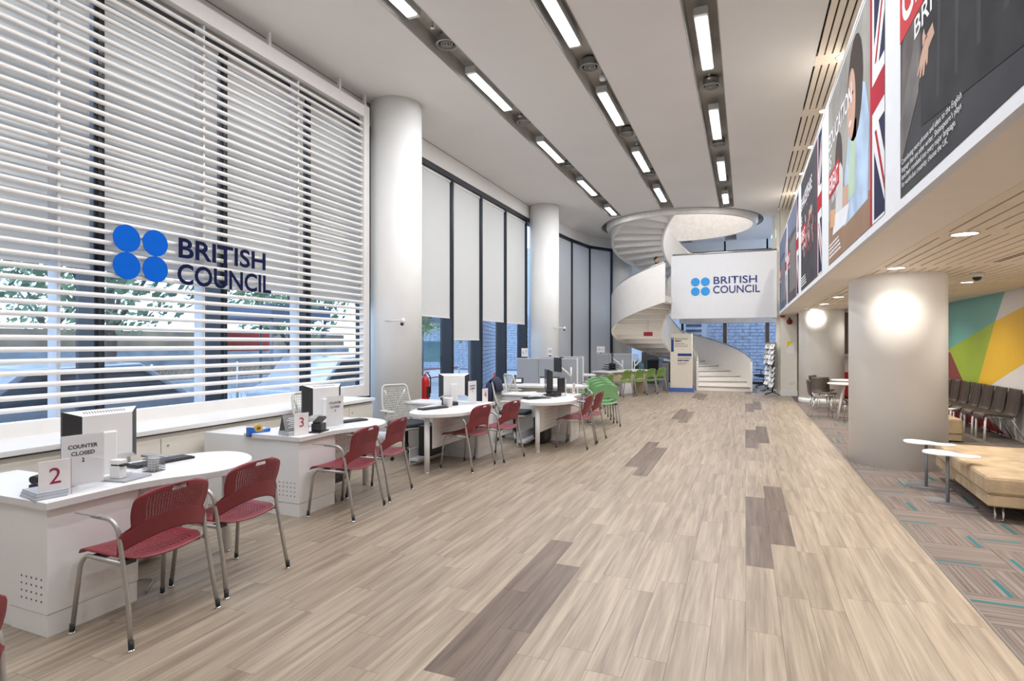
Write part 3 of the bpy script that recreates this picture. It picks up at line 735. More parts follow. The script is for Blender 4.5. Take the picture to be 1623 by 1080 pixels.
# totem with the floor directory
to = thing('directory_totem', 'cream floor directory totem on a blue plinth beside the stair', 'sign', (-1.97, 19.72, 0))
MB().box(-.345, .345, -.13, .13, .13, 1.93).build('body', mat('totem_cream', (.74, .68, .58), .5, var=.02), to, .004)
MB().box(-.40, .40, -.18, .18, 0, .13).build('plinth', mat('plinth_blue', (.07, .14, .40), .5), to, .004)
MB().box(-.32, -.235, -.134, -.13, 1.33, 1.80).build('blue_bar', mat('totem_blue', (.015, .04, .20), .4), to)
MB().box(-.11, .335, -.134, -.13, 1.185, 1.275).build('blue_bar', mat('totem_blue', (.015, .04, .20), .4), to)
for tx, x, z, wd, ht in (('Second Floor', -.20, 1.735, .42, .055), ('Ground Floor', -.11, 1.09, .42, .055)):
    mk('lettering', text_mesh(tx, wd, ht, .002, INK, .01), to, loc=(x, -.132, z), rot=FACE['-Y'])
mk('arrow_up', text_mesh('+', .05, .05, .002, PAPER, .0), to, loc=(-.302, -.134, 1.73), rot=FACE['-Y'])
b = MB(); rr = random.Random(5)
for x0, z0, rows in ((-.20, 1.665, ((.04, [.16, .03]),)), (-.20, 1.59, ((.018, [.16, .12]), (.016, [.03]*9), (.016, [.05]*6))), (-.11, 1.02, ((.04, [.17, .17]),)), (-.11, .945, ((.018, [.16, .12]), (.016, [.03, .05, .04, .05])))):
    z = z0
    for hgt, ws in rows:
        x = x0
        for w_ in ws: b.box(x, x+w_, -.1335, -.130, z, z+hgt); x += w_ + .018
        z -= hgt + .03
b.build('small_print', mat('print_grey', (.08, .08, .10), .7), to)

# ================================================================== POSTERS ON THE FASCIA
def flat(parent, name, pts, c, lift, rough=.8, var=.06):
    """pts (a, z): a runs to the viewer's right along -Y"""
    b = MB(); b.add([(-lift, -a, z) for a, z in pts], [tuple(range(len(pts)))])
    return b.build(name, mat('print_%d_%d_%d' % tuple(int(v*255) for v in c), c, rough, var=var, scale=3, spec=.1), parent)
def ell(cx, cz, rx, rz, n=18, rot=0):
    return [(cx + rx*math.cos(2*PI*k/n)*math.cos(rot) - rz*math.sin(2*PI*k/n)*math.sin(rot), cz + rx*math.cos(2*PI*k/n)*math.sin(rot) + rz*math.sin(2*PI*k/n)*math.cos(rot)) for k in range(n)]
def ptext(parent, txt, a, z, wd, ht, m, lift=.004, bold=.01, line=1.0):
    return mk('lettering', text_mesh(txt, wd, ht, lift, m, bold, line=line), parent, loc=(0, -a, z), rot=FACE['-X'])
PW, PH = 2.95, 1.92
def pbars(p, a, z):
    b = MB()
    for i in range(4):
        x = a; r_ = random.Random(i)
        while x < a + .85 - .05*i:
            w_ = .05 + .10*r_.random(); b.add([(-.005, -x, z+.045*i), (-.005, -x-w_, z+.045*i), (-.005, -x-w_, z+.045*i+.022), (-.005, -x, z+.045*i+.022)], [(0, 1, 2, 3)]); x += w_ + .022
    return b.build('small_print', mat('print_white', (.80, .80, .82), .4), p)
WHT = mat('print_white', (.80, .80, .82), .8, spec=.1)
CRIM = (.42, .015, .035); NVY = (.02, .025, .07); PWH = (.76, .77, .80)
def flag(p, a0, a1):
    """cropped flag strip: red upright, cross bar and diagonals"""
    w_ = a1-a0
    flat(p, 'flag_ground', [(a0, 0), (a1, 0), (a1, PH), (a0, PH)], PWH, .003)
    flat(p, 'flag_upright', [(a0, 0), (a0+.15*w_, 0), (a0+.15*w_, PH), (a0, PH)], CRIM, .004)
    flat(p, 'flag_bar', [(a0+.15*w_, .86), (a1, .86), (a1, 1.08), (a0+.15*w_, 1.08)], CRIM, .004)
    for sgn in (0, 1):
        f = (lambda z: z) if sgn == 0 else (lambda z: PH - z)
        flat(p, 'flag_field', [(a0+.30*w_, f(.02)), (a1, f(.02)), (a1, f(.10)), (a0+.30*w_, f(.55))][::1 if not sgn else -1], NVY, .004)
        flat(p, 'flag_field', [(a0+.62*w_, f(.74)), (a1, f(.74)), (a1, f(.45))][::1 if not sgn else -1], NVY, .004)
        flat(p, 'flag_diagonal', [(a0+.34*w_, f(.70)), (a0+.46*w_, f(.70)), (a1, f(.26)), (a1, f(.17))][::1 if not sgn else -1], CRIM, .0045)
def poster(y_left, bg, lab):
    p = thing('poster', lab, 'poster', (FX-.021, y_left, 2.535), group='large campaign posters on the fascia')
    MB().box(-.002, 0, -PW, 0, 0, PH).build('print_panel', mat('poster_bg_%d' % int(y_left*10), bg, .8, var=.25, scale=1.5, spec=.1), p)
    flag(p, 2.45, PW)
    return p
SK = (.55, .35, .27)
# nearest: dark stage figure with an open hand
p = poster(4.34, (.055, .055, .062), 'nearest dark poster with an open hand and small white English text')
flat(p, 'stage_light', [(0, .25), (.50, .62), (.62, 1.0), (.45, 1.45), (.05, .95)], (.13, .115, .11), .003, var=.3)
flat(p, 'stage_step', [(0, .20), (.42, .52), (.42, .95), (.28, .80), (.0, .50)], (.17, .155, .155), .0035, var=.3)
flat(p, 'cloak', [(.47, .30), (2.45, .05), (2.45, 1.9), (.85, 1.9), (.60, 1.25), (.46, .95)], (.035, .034, .037), .004, var=.3)
for i_ in range(5):
    a_ = .75 + .28*i_
    flat(p, 'cloak_fold', [(a_, .35), (a_+.05, .35), (a_+.12-.03*i_, 1.7), (a_+.07-.03*i_, 1.7)], (.055, .053, .058), .0045)
hand = [(.56, .74), (.48, .72), (.43, .66), (.36, .52), (.38, .51), (.41, .56), (.395, .47), (.415, .465), (.44, .55), (.435, .45), (.455, .45), (.475, .55), (.485, .49), (.50, .50), (.51, .60), (.54, .62), (.58, .64)]
hand = [(.39 + (a_-.36)*1.5, .57 + (z_-.45)*.72) for a_, z_ in hand]
flat(p, 'hand', hand[::-1], SK, .005)
flat(p, 'thumb', [(.50, .74), (.50, .80), (.53, .83), (.555, .78), (.60, .755)][::-1], SK, .005)
flat(p, 'red_label', [(0, .99), (1.35, .99), (1.35, 1.42), (0, 1.42)], (.52, .05, .055), .005)
ptext(p, 'GREAT', .06, 1.06, 1.22, .29, WHT, .006, .02)
ptext(p, 'BRITAIN', .34, .855, .95, .12, WHT, .006, .01)
ptext(p, "Contributing more phrases and ideas to the English\nlanguage than any other writer, Shakespeare's plays\nhave been translated into every major language.\nFor world-class creativity, choose the UK.", .05, .045, 1.08, .19, WHT, .006, .0)
# second: student at a desk
p = poster(7.74, (.30, .29, .27), 'poster of a smiling student in pale blue reading EDUCATION IS GREAT')
flat(p, 'table', [(0, 0), (2.45, 0), (2.45, .30), (1.2, .42), (0, .52)], (.30, .19, .13), .003)
flat(p, 'shirt', [(1.15, .25), (2.35, .25), (2.42, .9), (2.25, 1.25), (1.95, 1.38), (1.45, 1.12), (1.2, .75)], (.42, .55, .72), .0035, var=.2)
flat(p, 'blouse', [(1.35, .45), (1.75, .45), (1.85, 1.1), (1.55, 1.15)], (.45, .58, .45), .004)
flat(p, 'hair', ell(1.75, 1.40, .40, .47), (.05, .035, .03), .004)
flat(p, 'face', ell(1.58, 1.32, .22, .33), SK, .0045)
flat(p, 'smile', ell(1.52, 1.16, .08, .025), (.75, .66, .62), .005)
for a_ in (1.47, 1.66): flat(p, 'eye', ell(a_, 1.40, .035, .018), (.04, .03, .03), .005)
flat(p, 'second_hair', ell(.78, 1.0, .25, .33), (.07, .055, .05), .0042)
flat(p, 'second_shirt', [(.55, .45), (1.05, .45), (1.1, .85), (.9, .98), (.65, .9)], (.60, .60, .60), .0043)
flat(p, 'forearm', [(1.05, .42), (1.4, .42), (1.4, .62), (1.1, .66)], SK, .0048)
flat(p, 'papers', [(.35, .30), (1.3, .26), (1.5, .42), (.5, .50)], (.72, .74, .78), .005)
flat(p, 'book', [(.12, .42), (.5, .38), (.58, .56), (.18, .62)], (.60, .36, .20), .0052)
ptext(p, 'EDUCATION', .06, 1.33, 1.55, .20, WHT, .006, .015)
ptext(p, 'IS', .06, 1.10, .20, .17, WHT, .006, .015)
flat(p, 'red_label', [(.03, .78), (.83, .78), (.83, 1.05), (.03, 1.05)], (.48, .03, .04), .0055)
ptext(p, 'GREAT', .07, .82, .70, .19, WHT, .0065, .02)
ptext(p, 'BRITAIN', .30, .68, .50, .075, WHT, .006, .01)
pbars(p, .06, .07)
# third: stage crowd
p = poster(11.37, (.065, .06, .07), 'dark stage poster reading SHAKESPEARE IS GREAT with red specks')
rr = random.Random(11)
for i_ in range(60):
    a_ = rr.gauss(1.25, .5); z_ = rr.gauss(.85, .22)
    if .1 < a_ < 2.35 and .25 < z_ < 1.6: flat(p, 'dancer', ell(a_, z_, .035+.03*rr.random(), .03+.07*rr.random(), 8), rr.choice([(.45, .05, .06), (.55, .40, .33), (.30, .20, .22), (.62, .52, .45), (.22, .10, .14)]), .0035+.0001*(i_ % 9))
ptext(p, 'SHAKESPEARE', .06, 1.40, 1.75, .22, WHT, .006, .015)
ptext(p, 'IS', .06, 1.13, .20, .17, WHT, .006, .015)
flat(p, 'red_label', [(.03, .80), (.83, .80), (.83, 1.08), (.03, 1.08)], (.48, .03, .04), .0055)
ptext(p, 'GREAT', .07, .84, .70, .19, WHT, .0065, .02); ptext(p, 'BRITAIN', .30, .69, .50, .075, WHT, .006, .01)
pbars(p, .06, .07)
# fourth and fifth
for y_, bg_, lab_ in ((14.87, (.10, .09, .10), 'fourth poster from the camera, dark grey with white columns'), (18.2, (.10, .13, .20), 'farthest poster on the fascia, blue tinted')):
    p = poster(y_, bg_, lab_)
    for i_ in range(6): flat(p, 'pale_column', [(.75+.28*i_, .2), (.87+.28*i_, .2), (.87+.28*i_, 1.3), (.75+.28*i_, 1.3)], (.34, .33, .33), .0035)
    flat(p, 'sky_patch', [(.1, 1.5), (2.4, 1.4), (2.4, 1.88), (.1, 1.88)], (.16, .19, .28), .0032)
    flat(p, 'red_label', [(.03, .88), (.83, .88), (.83, 1.16), (.03, 1.16)], (.48, .03, .04), .0055)
    ptext(p, 'GREAT', .07, .92, .70, .19, WHT, .0065, .02); ptext(p, 'BRITAIN', .30, .77, .50, .075, WHT, .006, .01)

# ================================================================== CHAIRS (perforated shell, tube frame)
def perf_sheet(f, nu, nv, hole, skip):
    """grid surface f(u,v) with a diamond hole in each cell where hole(u,v) and no face where skip(u,v)"""
    b = MB(); vs = []; fs = []
    for j in range(nv+1):
        for i in range(nu+1): vs.append(f(i/nu, j/nv))
    W_ = nu+1
    for j in range(nv):
        for i in range(nu):
            u, v = (i+.5)/nu, (j+.5)/nv
            if skip(u, v): continue
            q = [j*W_+i, j*W_+i+1, (j+1)*W_+i+1, (j+1)*W_+i]
            if hole(u, v):
                o = len(vs)
                for du, dv in ((0, -.37), (.37, 0), (0, .37), (-.37, 0)): vs.append(f((i+.5+du)/nu, (j+.5+dv)/nv))
                fs += [(q[0], q[1], o), (q[1], o+1, o), (q[1], q[2], o+1), (q[2], o+2, o+1), (q[2], q[3], o+2), (q[3], o+3, o+2), (q[3], q[0], o+3), (q[0], o, o+3)]
            else: fs.append(tuple(q))
    b.add(vs, fs, 0, True); return b
def back_f(u, v):
    s_ = 2*u-1
    # v 0..0.35 belt wrapping forward to the tubes, above it the narrower panel
    if v < .30: hw = .262
    elif v < .46: hw = .262 - .046*(.5-.5*math.cos(PI*(v-.30)/.16))
    else: hw = .216 + .014*math.sin(PI*(v-.46)/.54)
    if v > .86: hw -= .065*((v-.86)/.14)**2.6
    zb = .475 + .085*max(0, 1-s_*s_)**.8*(1 if True else 0)
    zt = .825 - .02*abs(s_)**3.5
    z = zb + (zt-zb)*v
    y = -.155 - .075*max(0, (z-.5)/.33)**1.2 - .045*(1-s_*s_)
    if v < .40: y += .02*abs(s_)**4
    return (s_*hw, y, z)
def chair_meshes(shell):
    hole = lambda u, v: .13 < u < .87 and .40 < v < .85
    skip = lambda u, v: ((u-.5)/.115)**2 + ((v-.915)/.045)**2 < 1
    bk = perf_sheet(back_f, 30, 22, hole, skip).mesh('backrest', shell)
    def seat_f(u, v):
        s_ = 2*u-1; y = -.20 + .46*v
        hw = .235 - .05*max(0, (.25-v)/.25)**2 - .02*max(0, (v-.8)/.2)**2
        z = .452 - .012*(1-s_*s_)*(1-v) - .035*max(0, (v-.86)/.14)**2 + .008*s_*s_ - .01*max(0, (.15-v)/.15)
        return (s_*hw, y, z)
    se = perf_sheet(seat_f, 18, 18, lambda u, v: .12 < u < .88 and .12 < v < .80, lambda u, v: False).mesh('seat', shell)
    return bk, se
def chair(shell, label, cat_group, loc, rz):
    t = thing('visitor_chair', label, 'chair', loc, rz, cat_group)
    bk, se = chair_meshes(shell)
    for nm, me, th in (('backrest', bk, .006), ('seat', se, .007)):
        o = mk(nm, me, t); sd = o.modifiers.new('thick', 'SOLIDIFY'); sd.thickness = th; sd.offset = 0
    for sx in (-1, 1):
        rear = [(sx*.262, -.245, .03), (sx*.250, -.205, .26), (sx*.248, -.158, .46), (sx*.255, -.135, .62), (sx*.262, -.09, .668), (sx*.265, .06, .672)]
        r_ = MB().tube(bend(rear, .06, 4), .0125, 8).build('rear_leg', ALU, t)
        MB().box(sx*.265-.016, sx*.265+.016, -.02, .185, .672, .682).build('arm_pad', ALU, r_, .004)
        MB().tube([(sx*.2635, -.2515, .0), (sx*.262, -.2465, .055)], .0142, 8).build('foot_sleeve', BLACK, r_)
        MB().lathe([(.019, 0), (.019, .008), (.008, .014)], (sx*.2635, -.2515, 0), 10).build('glide', CHROME, r_)
        front = [(sx*.262, .235, .03), (sx*.245, .195, .385), (sx*.235, .16, .432), (sx*.240, -.155, .430)]
        f_ = MB().tube(bend(front, .07, 4), .0125, 8).build('front_leg', ALU, t)
        MB().tube([(sx*.2635, .238, .0), (sx*.262, .234, .055)], .0142, 8).build('foot_sleeve', BLACK, f_)
        MB().lathe([(.019, 0), (.019, .008), (.008, .014)], (sx*.2635, .238, 0), 10).build('glide', CHROME, f_)
    MB().tube([(-.236, .10, .428), (.236, .10, .428)], .010, 8).tube([(-.24, -.12, .428), (.24, -.12, .428)], .010, 8).build('cross_rail', ALU, t)
    for x_, y_ in ((-.23, -.14), (.16, -.14), (-.23, .07), (.16, .07)): MB().box(x_, x_+.07, y_, y_+.05, .415, .44).build('seat_clip', BLACK, t)
    return t
G1 = 'maroon perforated chairs at the counters'
RC = [(-2.42, .84, 8, 'maroon perforated armchair cut off at the lower left edge of the picture'),
      (-3.20, 2.24, 0, 'maroon perforated armchair nearest the camera at the nearest counter'),
      (-3.26, 2.87, 1, 'maroon perforated armchair at the rounded end of the nearest counter'),
      (-3.52, 4.42, 4, 'maroon perforated armchair beside the perforated pedestal of the second counter'),
      (-3.60, 5.06, 7.5, 'maroon perforated armchair at the rounded end of the second counter'),
      (-3.33, 6.60, -8, 'left maroon perforated armchair at the third counter'),
      (-3.17, 7.25, -9.5, 'right maroon perforated armchair at the third counter'),
      (-2.43, 8.54, 0, 'left maroon perforated armchair at the counter next to the grey partition'),
      (-2.42, 9.16, -2.5, 'right maroon perforated armchair at the counter next to the grey partition')]
c0 = chair(RED, RC[0][3], G1, (RC[0][0], RC[0][1], 0), PI/2 + R(RC[0][2]))
for x, y, a, lab in RC[1:]: dup(c0, (x, y, 0), PI/2 + R(a), lab)
G2 = 'green perforated chairs at the far counters'
GCH = [(-3.43, 17.05, -24, 'green chair in the far row of four, nearest the camera'), (-3.15, 17.62, -24, 'green chair in the far row of four, second'),
       (-2.90, 18.20, -26, 'green chair in the far row of four, third'), (-2.66, 18.80, -28, 'green chair in the far row of four, beside the totem'),
       (-3.55, 13.1, 10, 'green chair at the middle partition desk, leftmost'), (-3.5, 13.8, 5, 'green chair at the middle partition desk, second'),
       (-3.42, 14.5, -8, 'green chair at the middle partition desk, just left of the grey panel end')]
g0 = chair(GREEN, GCH[0][3], G2, (GCH[0][0], GCH[0][1], 0), PI/2 + R(GCH[0][2]))
for x, y, a, lab in GCH[1:]: dup(g0, (x, y, 0), PI/2 + R(a), lab)
m0 = None
for i in range(4):
    lab = 'mint green chair nested in the stack by the maroon chairs, %s' % ['nearest the camera', 'second from the camera', 'third from the camera', 'farthest'][i]
    loc = (-2.56 - .11*i, 10.95 + .235*i, .03*i)
    if m0 is None: m0 = chair(MINT, lab, 'nested stack of mint chairs', loc, R(27))
    else: dup(m0, loc, R(27), lab)

# ================================================================== OFFICE CHAIRS (white webbed back, five-star base)
WPL = mat('white_plastic', (.62, .61, .58), .4, var=.03)
def office_chair(label, loc, rz, jacket=False, body=None):
    B_ = body or WPL
    t = thing('office_chair', label, 'office chair', loc, rz, 'staff swivel chairs')
    for k in range(5):
        a = 2*PI*k/5 + .3; c_, s_ = math.cos(a), math.sin(a)
        l_ = MB().tube([(.03*c_, .03*s_, .13), (.17*c_, .17*s_, .105), (.30*c_, .30*s_, .075)], [.022, .018, .013], 8).build('base_arm', B_, t)
        MB().lathe([(.028, -.011), (.028, .011)], (0, 0, 0), 14).build('caster', BLACK, l_, loc=(.30*c_, .30*s_, .028), rot=(PI/2, 0, a))
    MB().lathe([(.03, .10), (.03, .20), (.022, .2), (.022, .40)], (0, 0, 0), 12).build('gas_stem', BLACK, t)
    MB().box(-.14, .14, -.14, .12, .385, .425).build('mechanism', B_, t, .01)
    P = catmull([(-.24, -.20), (.24, -.20), (.265, .05), (.22, .25), (-.22, .25), (-.265, .05)], 5)
    MB().prism(P, .425, .445).build('seat_pan', B_, t)
    MB().prism(P, .446, .50).build('seat', mat('charcoal_seat', (.045, .05, .058), .9, bump=.2, bscale=200), t, .018)
    fr = [(-.20, -.20, .50), (-.235, -.27, .72), (-.20, -.33, 1.0), (.20, -.33, 1.0), (.235, -.27, .72), (.20, -.20, .50)]
    MB().tube(bend(fr, .06, 4), .014, 8).build('back_frame', B_, t)
    # webbing: crossing straps
    b = MB(); n_ = 13
    def q(u, v):
        s_ = 2*u-1; hw = .20 + .033*math.sin(PI*min(1, v/.9)); z = .52 + .48*v
        return Vector((s_*hw, -.205 - .13*v - .03*(1-s_*s_)*math.sin(PI*v), z))
    for i in range(n_):
        u = (i+.5)/n_; b.tube([q(u, v/6) for v in range(7)], .0042, 4, caps=False)
    for j in range(15):
        v = (j+.5)/15; b.tube([q(u/5, v) for u in range(6)], .0042, 4, caps=False)
    b.build('webbing', mat('webbing_grey', (.55, .55, .52), .6), t)
    MB().tube(bend([(0, -.10, .40), (0, -.30, .42), (0, -.36, .60), (-.17, -.32, .93)], .08, 4), .016, 8).tube(bend([(0, -.30, .43), (0, -.36, .60), (.17, -.32, .93)], .08, 4), .014, 8).build('back_support', B_, t)
    for sx in (-1, 1):
        a_ = MB().tube(bend([(sx*.15, -.05, .41), (sx*.29, -.05, .43), (sx*.30, -.06, .65)], .05, 4), .017, 8).build('arm_post', B_, t)
        MB().box(sx*.30-.04, sx*.30+.04, -.16, .12, .65, .675).build('arm_pad', B_, a_, .01)
    if jacket:
        j_ = tag(empty('jacket', (0, 0, 0)), 'navy jacket hung over the back of a staff chair', 'jacket'); j_.location = loc; j_.rotation_euler = (0, 0, rz)
        NJ = mat('navy_cloth', (.015, .022, .06), .9, bump=.3, bscale=40)
        S = []
        for k in range(11):
            s_ = -1 + .2*k
            S.append([(s_*.25, -.36 - .02*math.cos(9*s_), .50 + .05*abs(s_)), (s_*.26, -.40 - .012*math.cos(12*s_), .78), (s_*.24, -.385, .98-.03*s_*s_), (s_*.22, -.335, 1.035-.03*s_*s_), (s_*.22, -.29, .99-.03*s_*s_), (s_*.2, -.255, .80)])
        vs = [p for r_ in S for p in r_]; fs = [(i*6+k, i*6+k+1, (i+1)*6+k+1, (i+1)*6+k) for i in range(10) for k in range(5)]
        o = MB().add(vs, fs, 0, True).build('cloth', NJ, j_); sd = o.modifiers.new('t', 'SOLIDIFY'); sd.thickness = .015
        MB().tube([(-.24, -.37, .95), (-.30, -.36, .75), (-.29, -.33, .52)], [.05, .055, .045], 8).build('sleeve', NJ, j_)
        MB().tube([(.24, -.37, .95), (.30, -.36, .75), (.29, -.33, .52)], [.05, .055, .045], 8).build('sleeve', NJ, j_)
    return t
office_chair('white webbed office chair with charcoal seat between the second and third counters', (-4.42, 6.85, 0), R(-115))
office_chair('white webbed office chair carrying a navy jacket behind the fourth counter', (-3.55, 8.75, 0), R(-82), jacket=True)
office_chair('white webbed office chair behind the grey partition desk', (-4.05, 10.45, 0), R(-40))
office_chair('dark staff chair hidden behind the second counter desk', (-4.70, 5.5, 0), R(-90), body=WPL)
office_chair('grey staff chair tucked behind the nearest counter desk', (-4.52, 2.95, 0), R(-90), body=ALU)
office_chair('black office chair at the far windows right of the stair', (.62, 22.3, 0), R(60), body=BLACK)

# ================================================================== COUNTER DESKS
PERF = mat('perf_hole', (.10, .09, .09), .8)
def desk(label, P, mirror=False, k=1.0, rz=0, rev=True):
    """P: front corner of the pedestal; local a along the room, b towards the customers"""
    t = thing('counter_desk', label, 'desk', (P[0], P[1], 0), rz, 'white counter desks')
    sgn = -1 if mirror else 1
    def XY(a, b_): return (b_, sgn*a)
    core = [(-.02, .03), (.42, .03)] + catmull([(.42, .03), (.62, .085), (.85, .205), (1.05*k, .215), (1.27*k, .11), (1.41*k, -.06), (1.455*k, -.27), (1.36*k, -.44), (1.10*k, -.56), (.75, -.64)], 5, False)[1:] + [(.45, -.66), (-.02, -.66)]
    tp = MB().prism([XY(a, b_) for a, b_ in core], .70, .742, 0, 1).build('desk_top', [LAM, EDGE], t, .003)
    def bx(name, a0, a1, b0, b1, z0, z1, m, par=t, bev=.002):
        return MB().box(b0, b1, sgn*a0, sgn*a1, z0, z1).build(name, m, par, bev)
    ped = bx('pedestal', 0, .5, -.35, 0, .125, .70, LAM)
    bx('plinth', .004, .496, -.346, -.004, 0, .122, LAM, ped)
    b = MB()
    for i in range(5):
        for j in range(4):
            x_ = -.085 - .03*i if False else -.05 - .045*i; z_ = .19 + .04*j; y_ = -.001 if not mirror else .001
            b.lathe([(.0055, 0), (.0055, .0015)], (0, 0, 0), 8)
            nv = 16
            for q in range(len(b.v)-nv, len(b.v)):
                vx, vy, vz = b.v[q]; b.v[q] = (x_+vx, sgn*(-.0005 - vz), z_+vy)
    b.build('vent_holes', PERF, ped)
    bx('return_cabinet', .01, .48, -1.22, -.352, .0, .715, LAMG if False else LAM)
    tp2 = bx('return_top', -.01, .5, -1.24, -.345, .716, .74, LAM) if mirror else None
    b_ = MB()
    lx, ly = XY(1.33*k, -.205)
    MB().lathe([(.034, .012), (.034, .70)], (lx, ly, 0), 20).build('leg', LAM, t)
    MB().lathe([(.036, 0), (.036, .012)], (lx, ly, 0), 16).build('leg_foot', STEEL, t)
    md = bx('modesty_panel', .54, 1.18*k, -.235, -.22, .27, .695, LAM)
    b = MB()
    for i in range(int(9*k)):
        for j in range(6):
            y_ = sgn*(.60 + .062*i); z_ = .33 + .06*j
            b.obox((-.2195, y_, z_), (.0006, 0, 0), (0, .0045, 0), (0, 0, .0045))
    b.build('vent_holes', PERF, md)
    MB().tube([XY(.52, -.19) + (.66,), XY(.52, -.19) + (.705,)], .008, 6).build('bracket', BLACK, t)
    bx('cable_tray', .52, 1.1*k, -.62, -.50, .07, .10, LAMG); bx('tray_back', .52, 1.1*k, -.635, -.62, .02, .22, LAMG)
    MB().tube(bend([XY(.5, -.45)+(.05,), XY(.62, -.40)+(.012,), XY(.75, -.2)+(.01,), XY(.58, -.05)+(.01,)], .05), .006, 6).build('cable', mat('cable_grey', (.3, .3, .3), .5), t)
    return t
desk('white counter desk nearest the camera, with the round-ended top', (-3.50, 1.89), False, 1.0)
desk('white counter desk second from the camera, with the round-ended top', (-3.79, 4.08), False, .95)
desk('white third counter desk, rounded end turned to the camera', (-3.43, 7.62), True, 1.15)
desk('white counter desk beside the grey partition, rounded end turned to the camera', (-2.62, 9.40), True, 1.15)
def pc_tower(label, loc):
    t = thing('computer_tower', label, 'computer', loc); MB().box(-.09, .09, -.2, .2, 0, .40).build('case', BLACK, t, .006)
    MB().box(.09, .094, -.17, .17, .05, .36).build('front_panel', mat('tower_face', (.05, .05, .055), .3), t)
pc_tower('black computer tower under the third counter', (-3.95, 6.75, .10)); pc_tower('black computer tower under the counter beside the partition', (-3.05, 8.75, .02)); pc_tower('black computer tower under the second counter', (-4.15, 4.85, .10))

# ================================================================== DESK-TOP THINGS
DT = .742
def monitor(label, loc, rz, m_back=LAM, w=.44, h=.34, white=True):
    """screen faces local -y; back (seen from the customers) faces +y"""
    t = thing('monitor', label, 'monitor', loc, rz, 'counter monitors')
    b = MB(); w2 = w/2
    z0 = .09
    b.box(-w2, w2, -.03, .0, z0, z0+h).build('bezel', BLACK, t, .004)
    b = MB(); i_ = .07; d = .075
    v = [(-w2, .0, z0), (w2, .0, z0), (w2, .0, z0+h), (-w2, .0, z0+h), (-w2+i_, d, z0+.04), (w2-i_, d, z0+.04), (w2-i_, d, z0+h-.03), (-w2+i_, d, z0+h-.03)]
    MB().add([v[0], v[3], v[7], v[4]], [(0, 1, 2, 3)]).build('back_side', mat('monitor_vent', (.03, .03, .034), .5), t)
    MB().add([v[1], v[2], v[6], v[5]], [(3, 2, 1, 0)]).build('back_side', mat('monitor_vent', (.03, .03, .034), .5), t)
    b.add(v, [(4, 5, 6, 7)][::1]); b.add([v[2], v[3], v[7], v[6]], [(0, 1, 2, 3)]); b.add([v[0], v[1], v[5], v[4]], [(0, 1, 2, 3)])
    b.build('back_shell', m_back, t)
    s = MB()
    for k in range(16):
        x = -w2+.10+(w-.2)*k/15; s.obox((x, .035, z0+h-.013), (.002, 0, 0), (0, .012, -.005), (0, .0004, .001))
    s.build('vent_slots', PERF, t)
    MB().add([(-w2+.015, -.0305, z0+.015), (w2-.015, -.0305, z0+.015), (w2-.015, -.0305, z0+h-.015), (-w2+.015, -.0305, z0+h-.015)], [(0, 1, 2, 3)]).build('screen', mat('screen_dark', (.01, .012, .016), .15), t)
    MB().box(-.05, .05, .02, .09, .01, z0+.2).build('stand_neck', m_back, t, .01)
    MB().box(-.13, .13, -.06, .12, 0, .014).build('stand_foot', m_back if white else BLACK, t, .006)
    return t
def keyboard(label, loc, rz):
    t = thing('keyboard', label, 'keyboard', loc, rz, 'keyboards on the counters')
    MB().box(-.21, .21, -.07, .07, 0, .016).build('body', BLACK, t, .003)
    b = MB()
    for i in range(14):
        for j in range(5): b.box(-.20+.0285*i, -.176+.0285*i, -.062+.025*j, -.041+.025*j, .016, .021)
    b.build('keys', mat('key_grey', (.06, .06, .065), .5), t)
def notice(label, loc, rz, num):
    t = thing('notice_holder', label, 'notice', loc, rz, 'counter closed notices')
    MB().box(-.108, .108, -.002, .001, .03, .325).build('paper', PAPER, t)
    MB().box(-.11, .11, .002, .005, .0, .33).build('front_sheet', ACRYL, t)
    MB().add([(-.11, 0, 0), (.11, 0, 0), (.11, .08, .002), (-.11, .08, .002)], [(0, 1, 2, 3)]).add([(-.11, .003, .045), (.11, .003, .045), (.11, .075, .003), (-.11, .075, .003)], [(0, 1, 2, 3)]).build('base', ACRYL, t)
    for tx, z, wd in (('COUNTER', .245, .15), ('CLOSED', .205, .12)):
        mk('lettering', text_mesh(tx, wd, .023, .0012, INK, .02, 'CENTER'), t, loc=(0, .0012, z), rot=FACE['+Y'])
    mk('lettering', text_mesh(num, None, .023, .0012, INK, .02, 'CENTER'), t, loc=(0, .0012, .165), rot=FACE['+Y'])
def number_card(label, loc, rz, num, s=1.0):
    t = thing('number_card', label, 'number sign', loc, rz, 'counter number cards')
    MB().box(-.075*s, .075*s, -.006, .0, 0, .205*s).build('card', mat('card_white', (.82, .80, .80), .4), t, .001)
    MB().box(-.077*s, -.075*s, -.006, .0, 0, .205*s).build('edge', mat('card_edge', (.30, .06, .20), .4), t)
    MB().box(-.06*s, .06*s, -.06, .0, 0, .004).build('foot', LAM, t)
    if num is None:
        for k in range(3): MB().box(-.045*s, (.045-.02*(k%2))*s, .0002, .0008, (.06+.045*k)*s, (.075+.045*k)*s).build('print_bar', mat('pink_ink', (.45, .12, .10), .6), t)
        return t
    mk('numeral', text_mesh(num, None, .088*s, .001, MAROONINK, .0, 'CENTER'), t, loc=(0, .0006, .075*s), rot=FACE['+Y'])
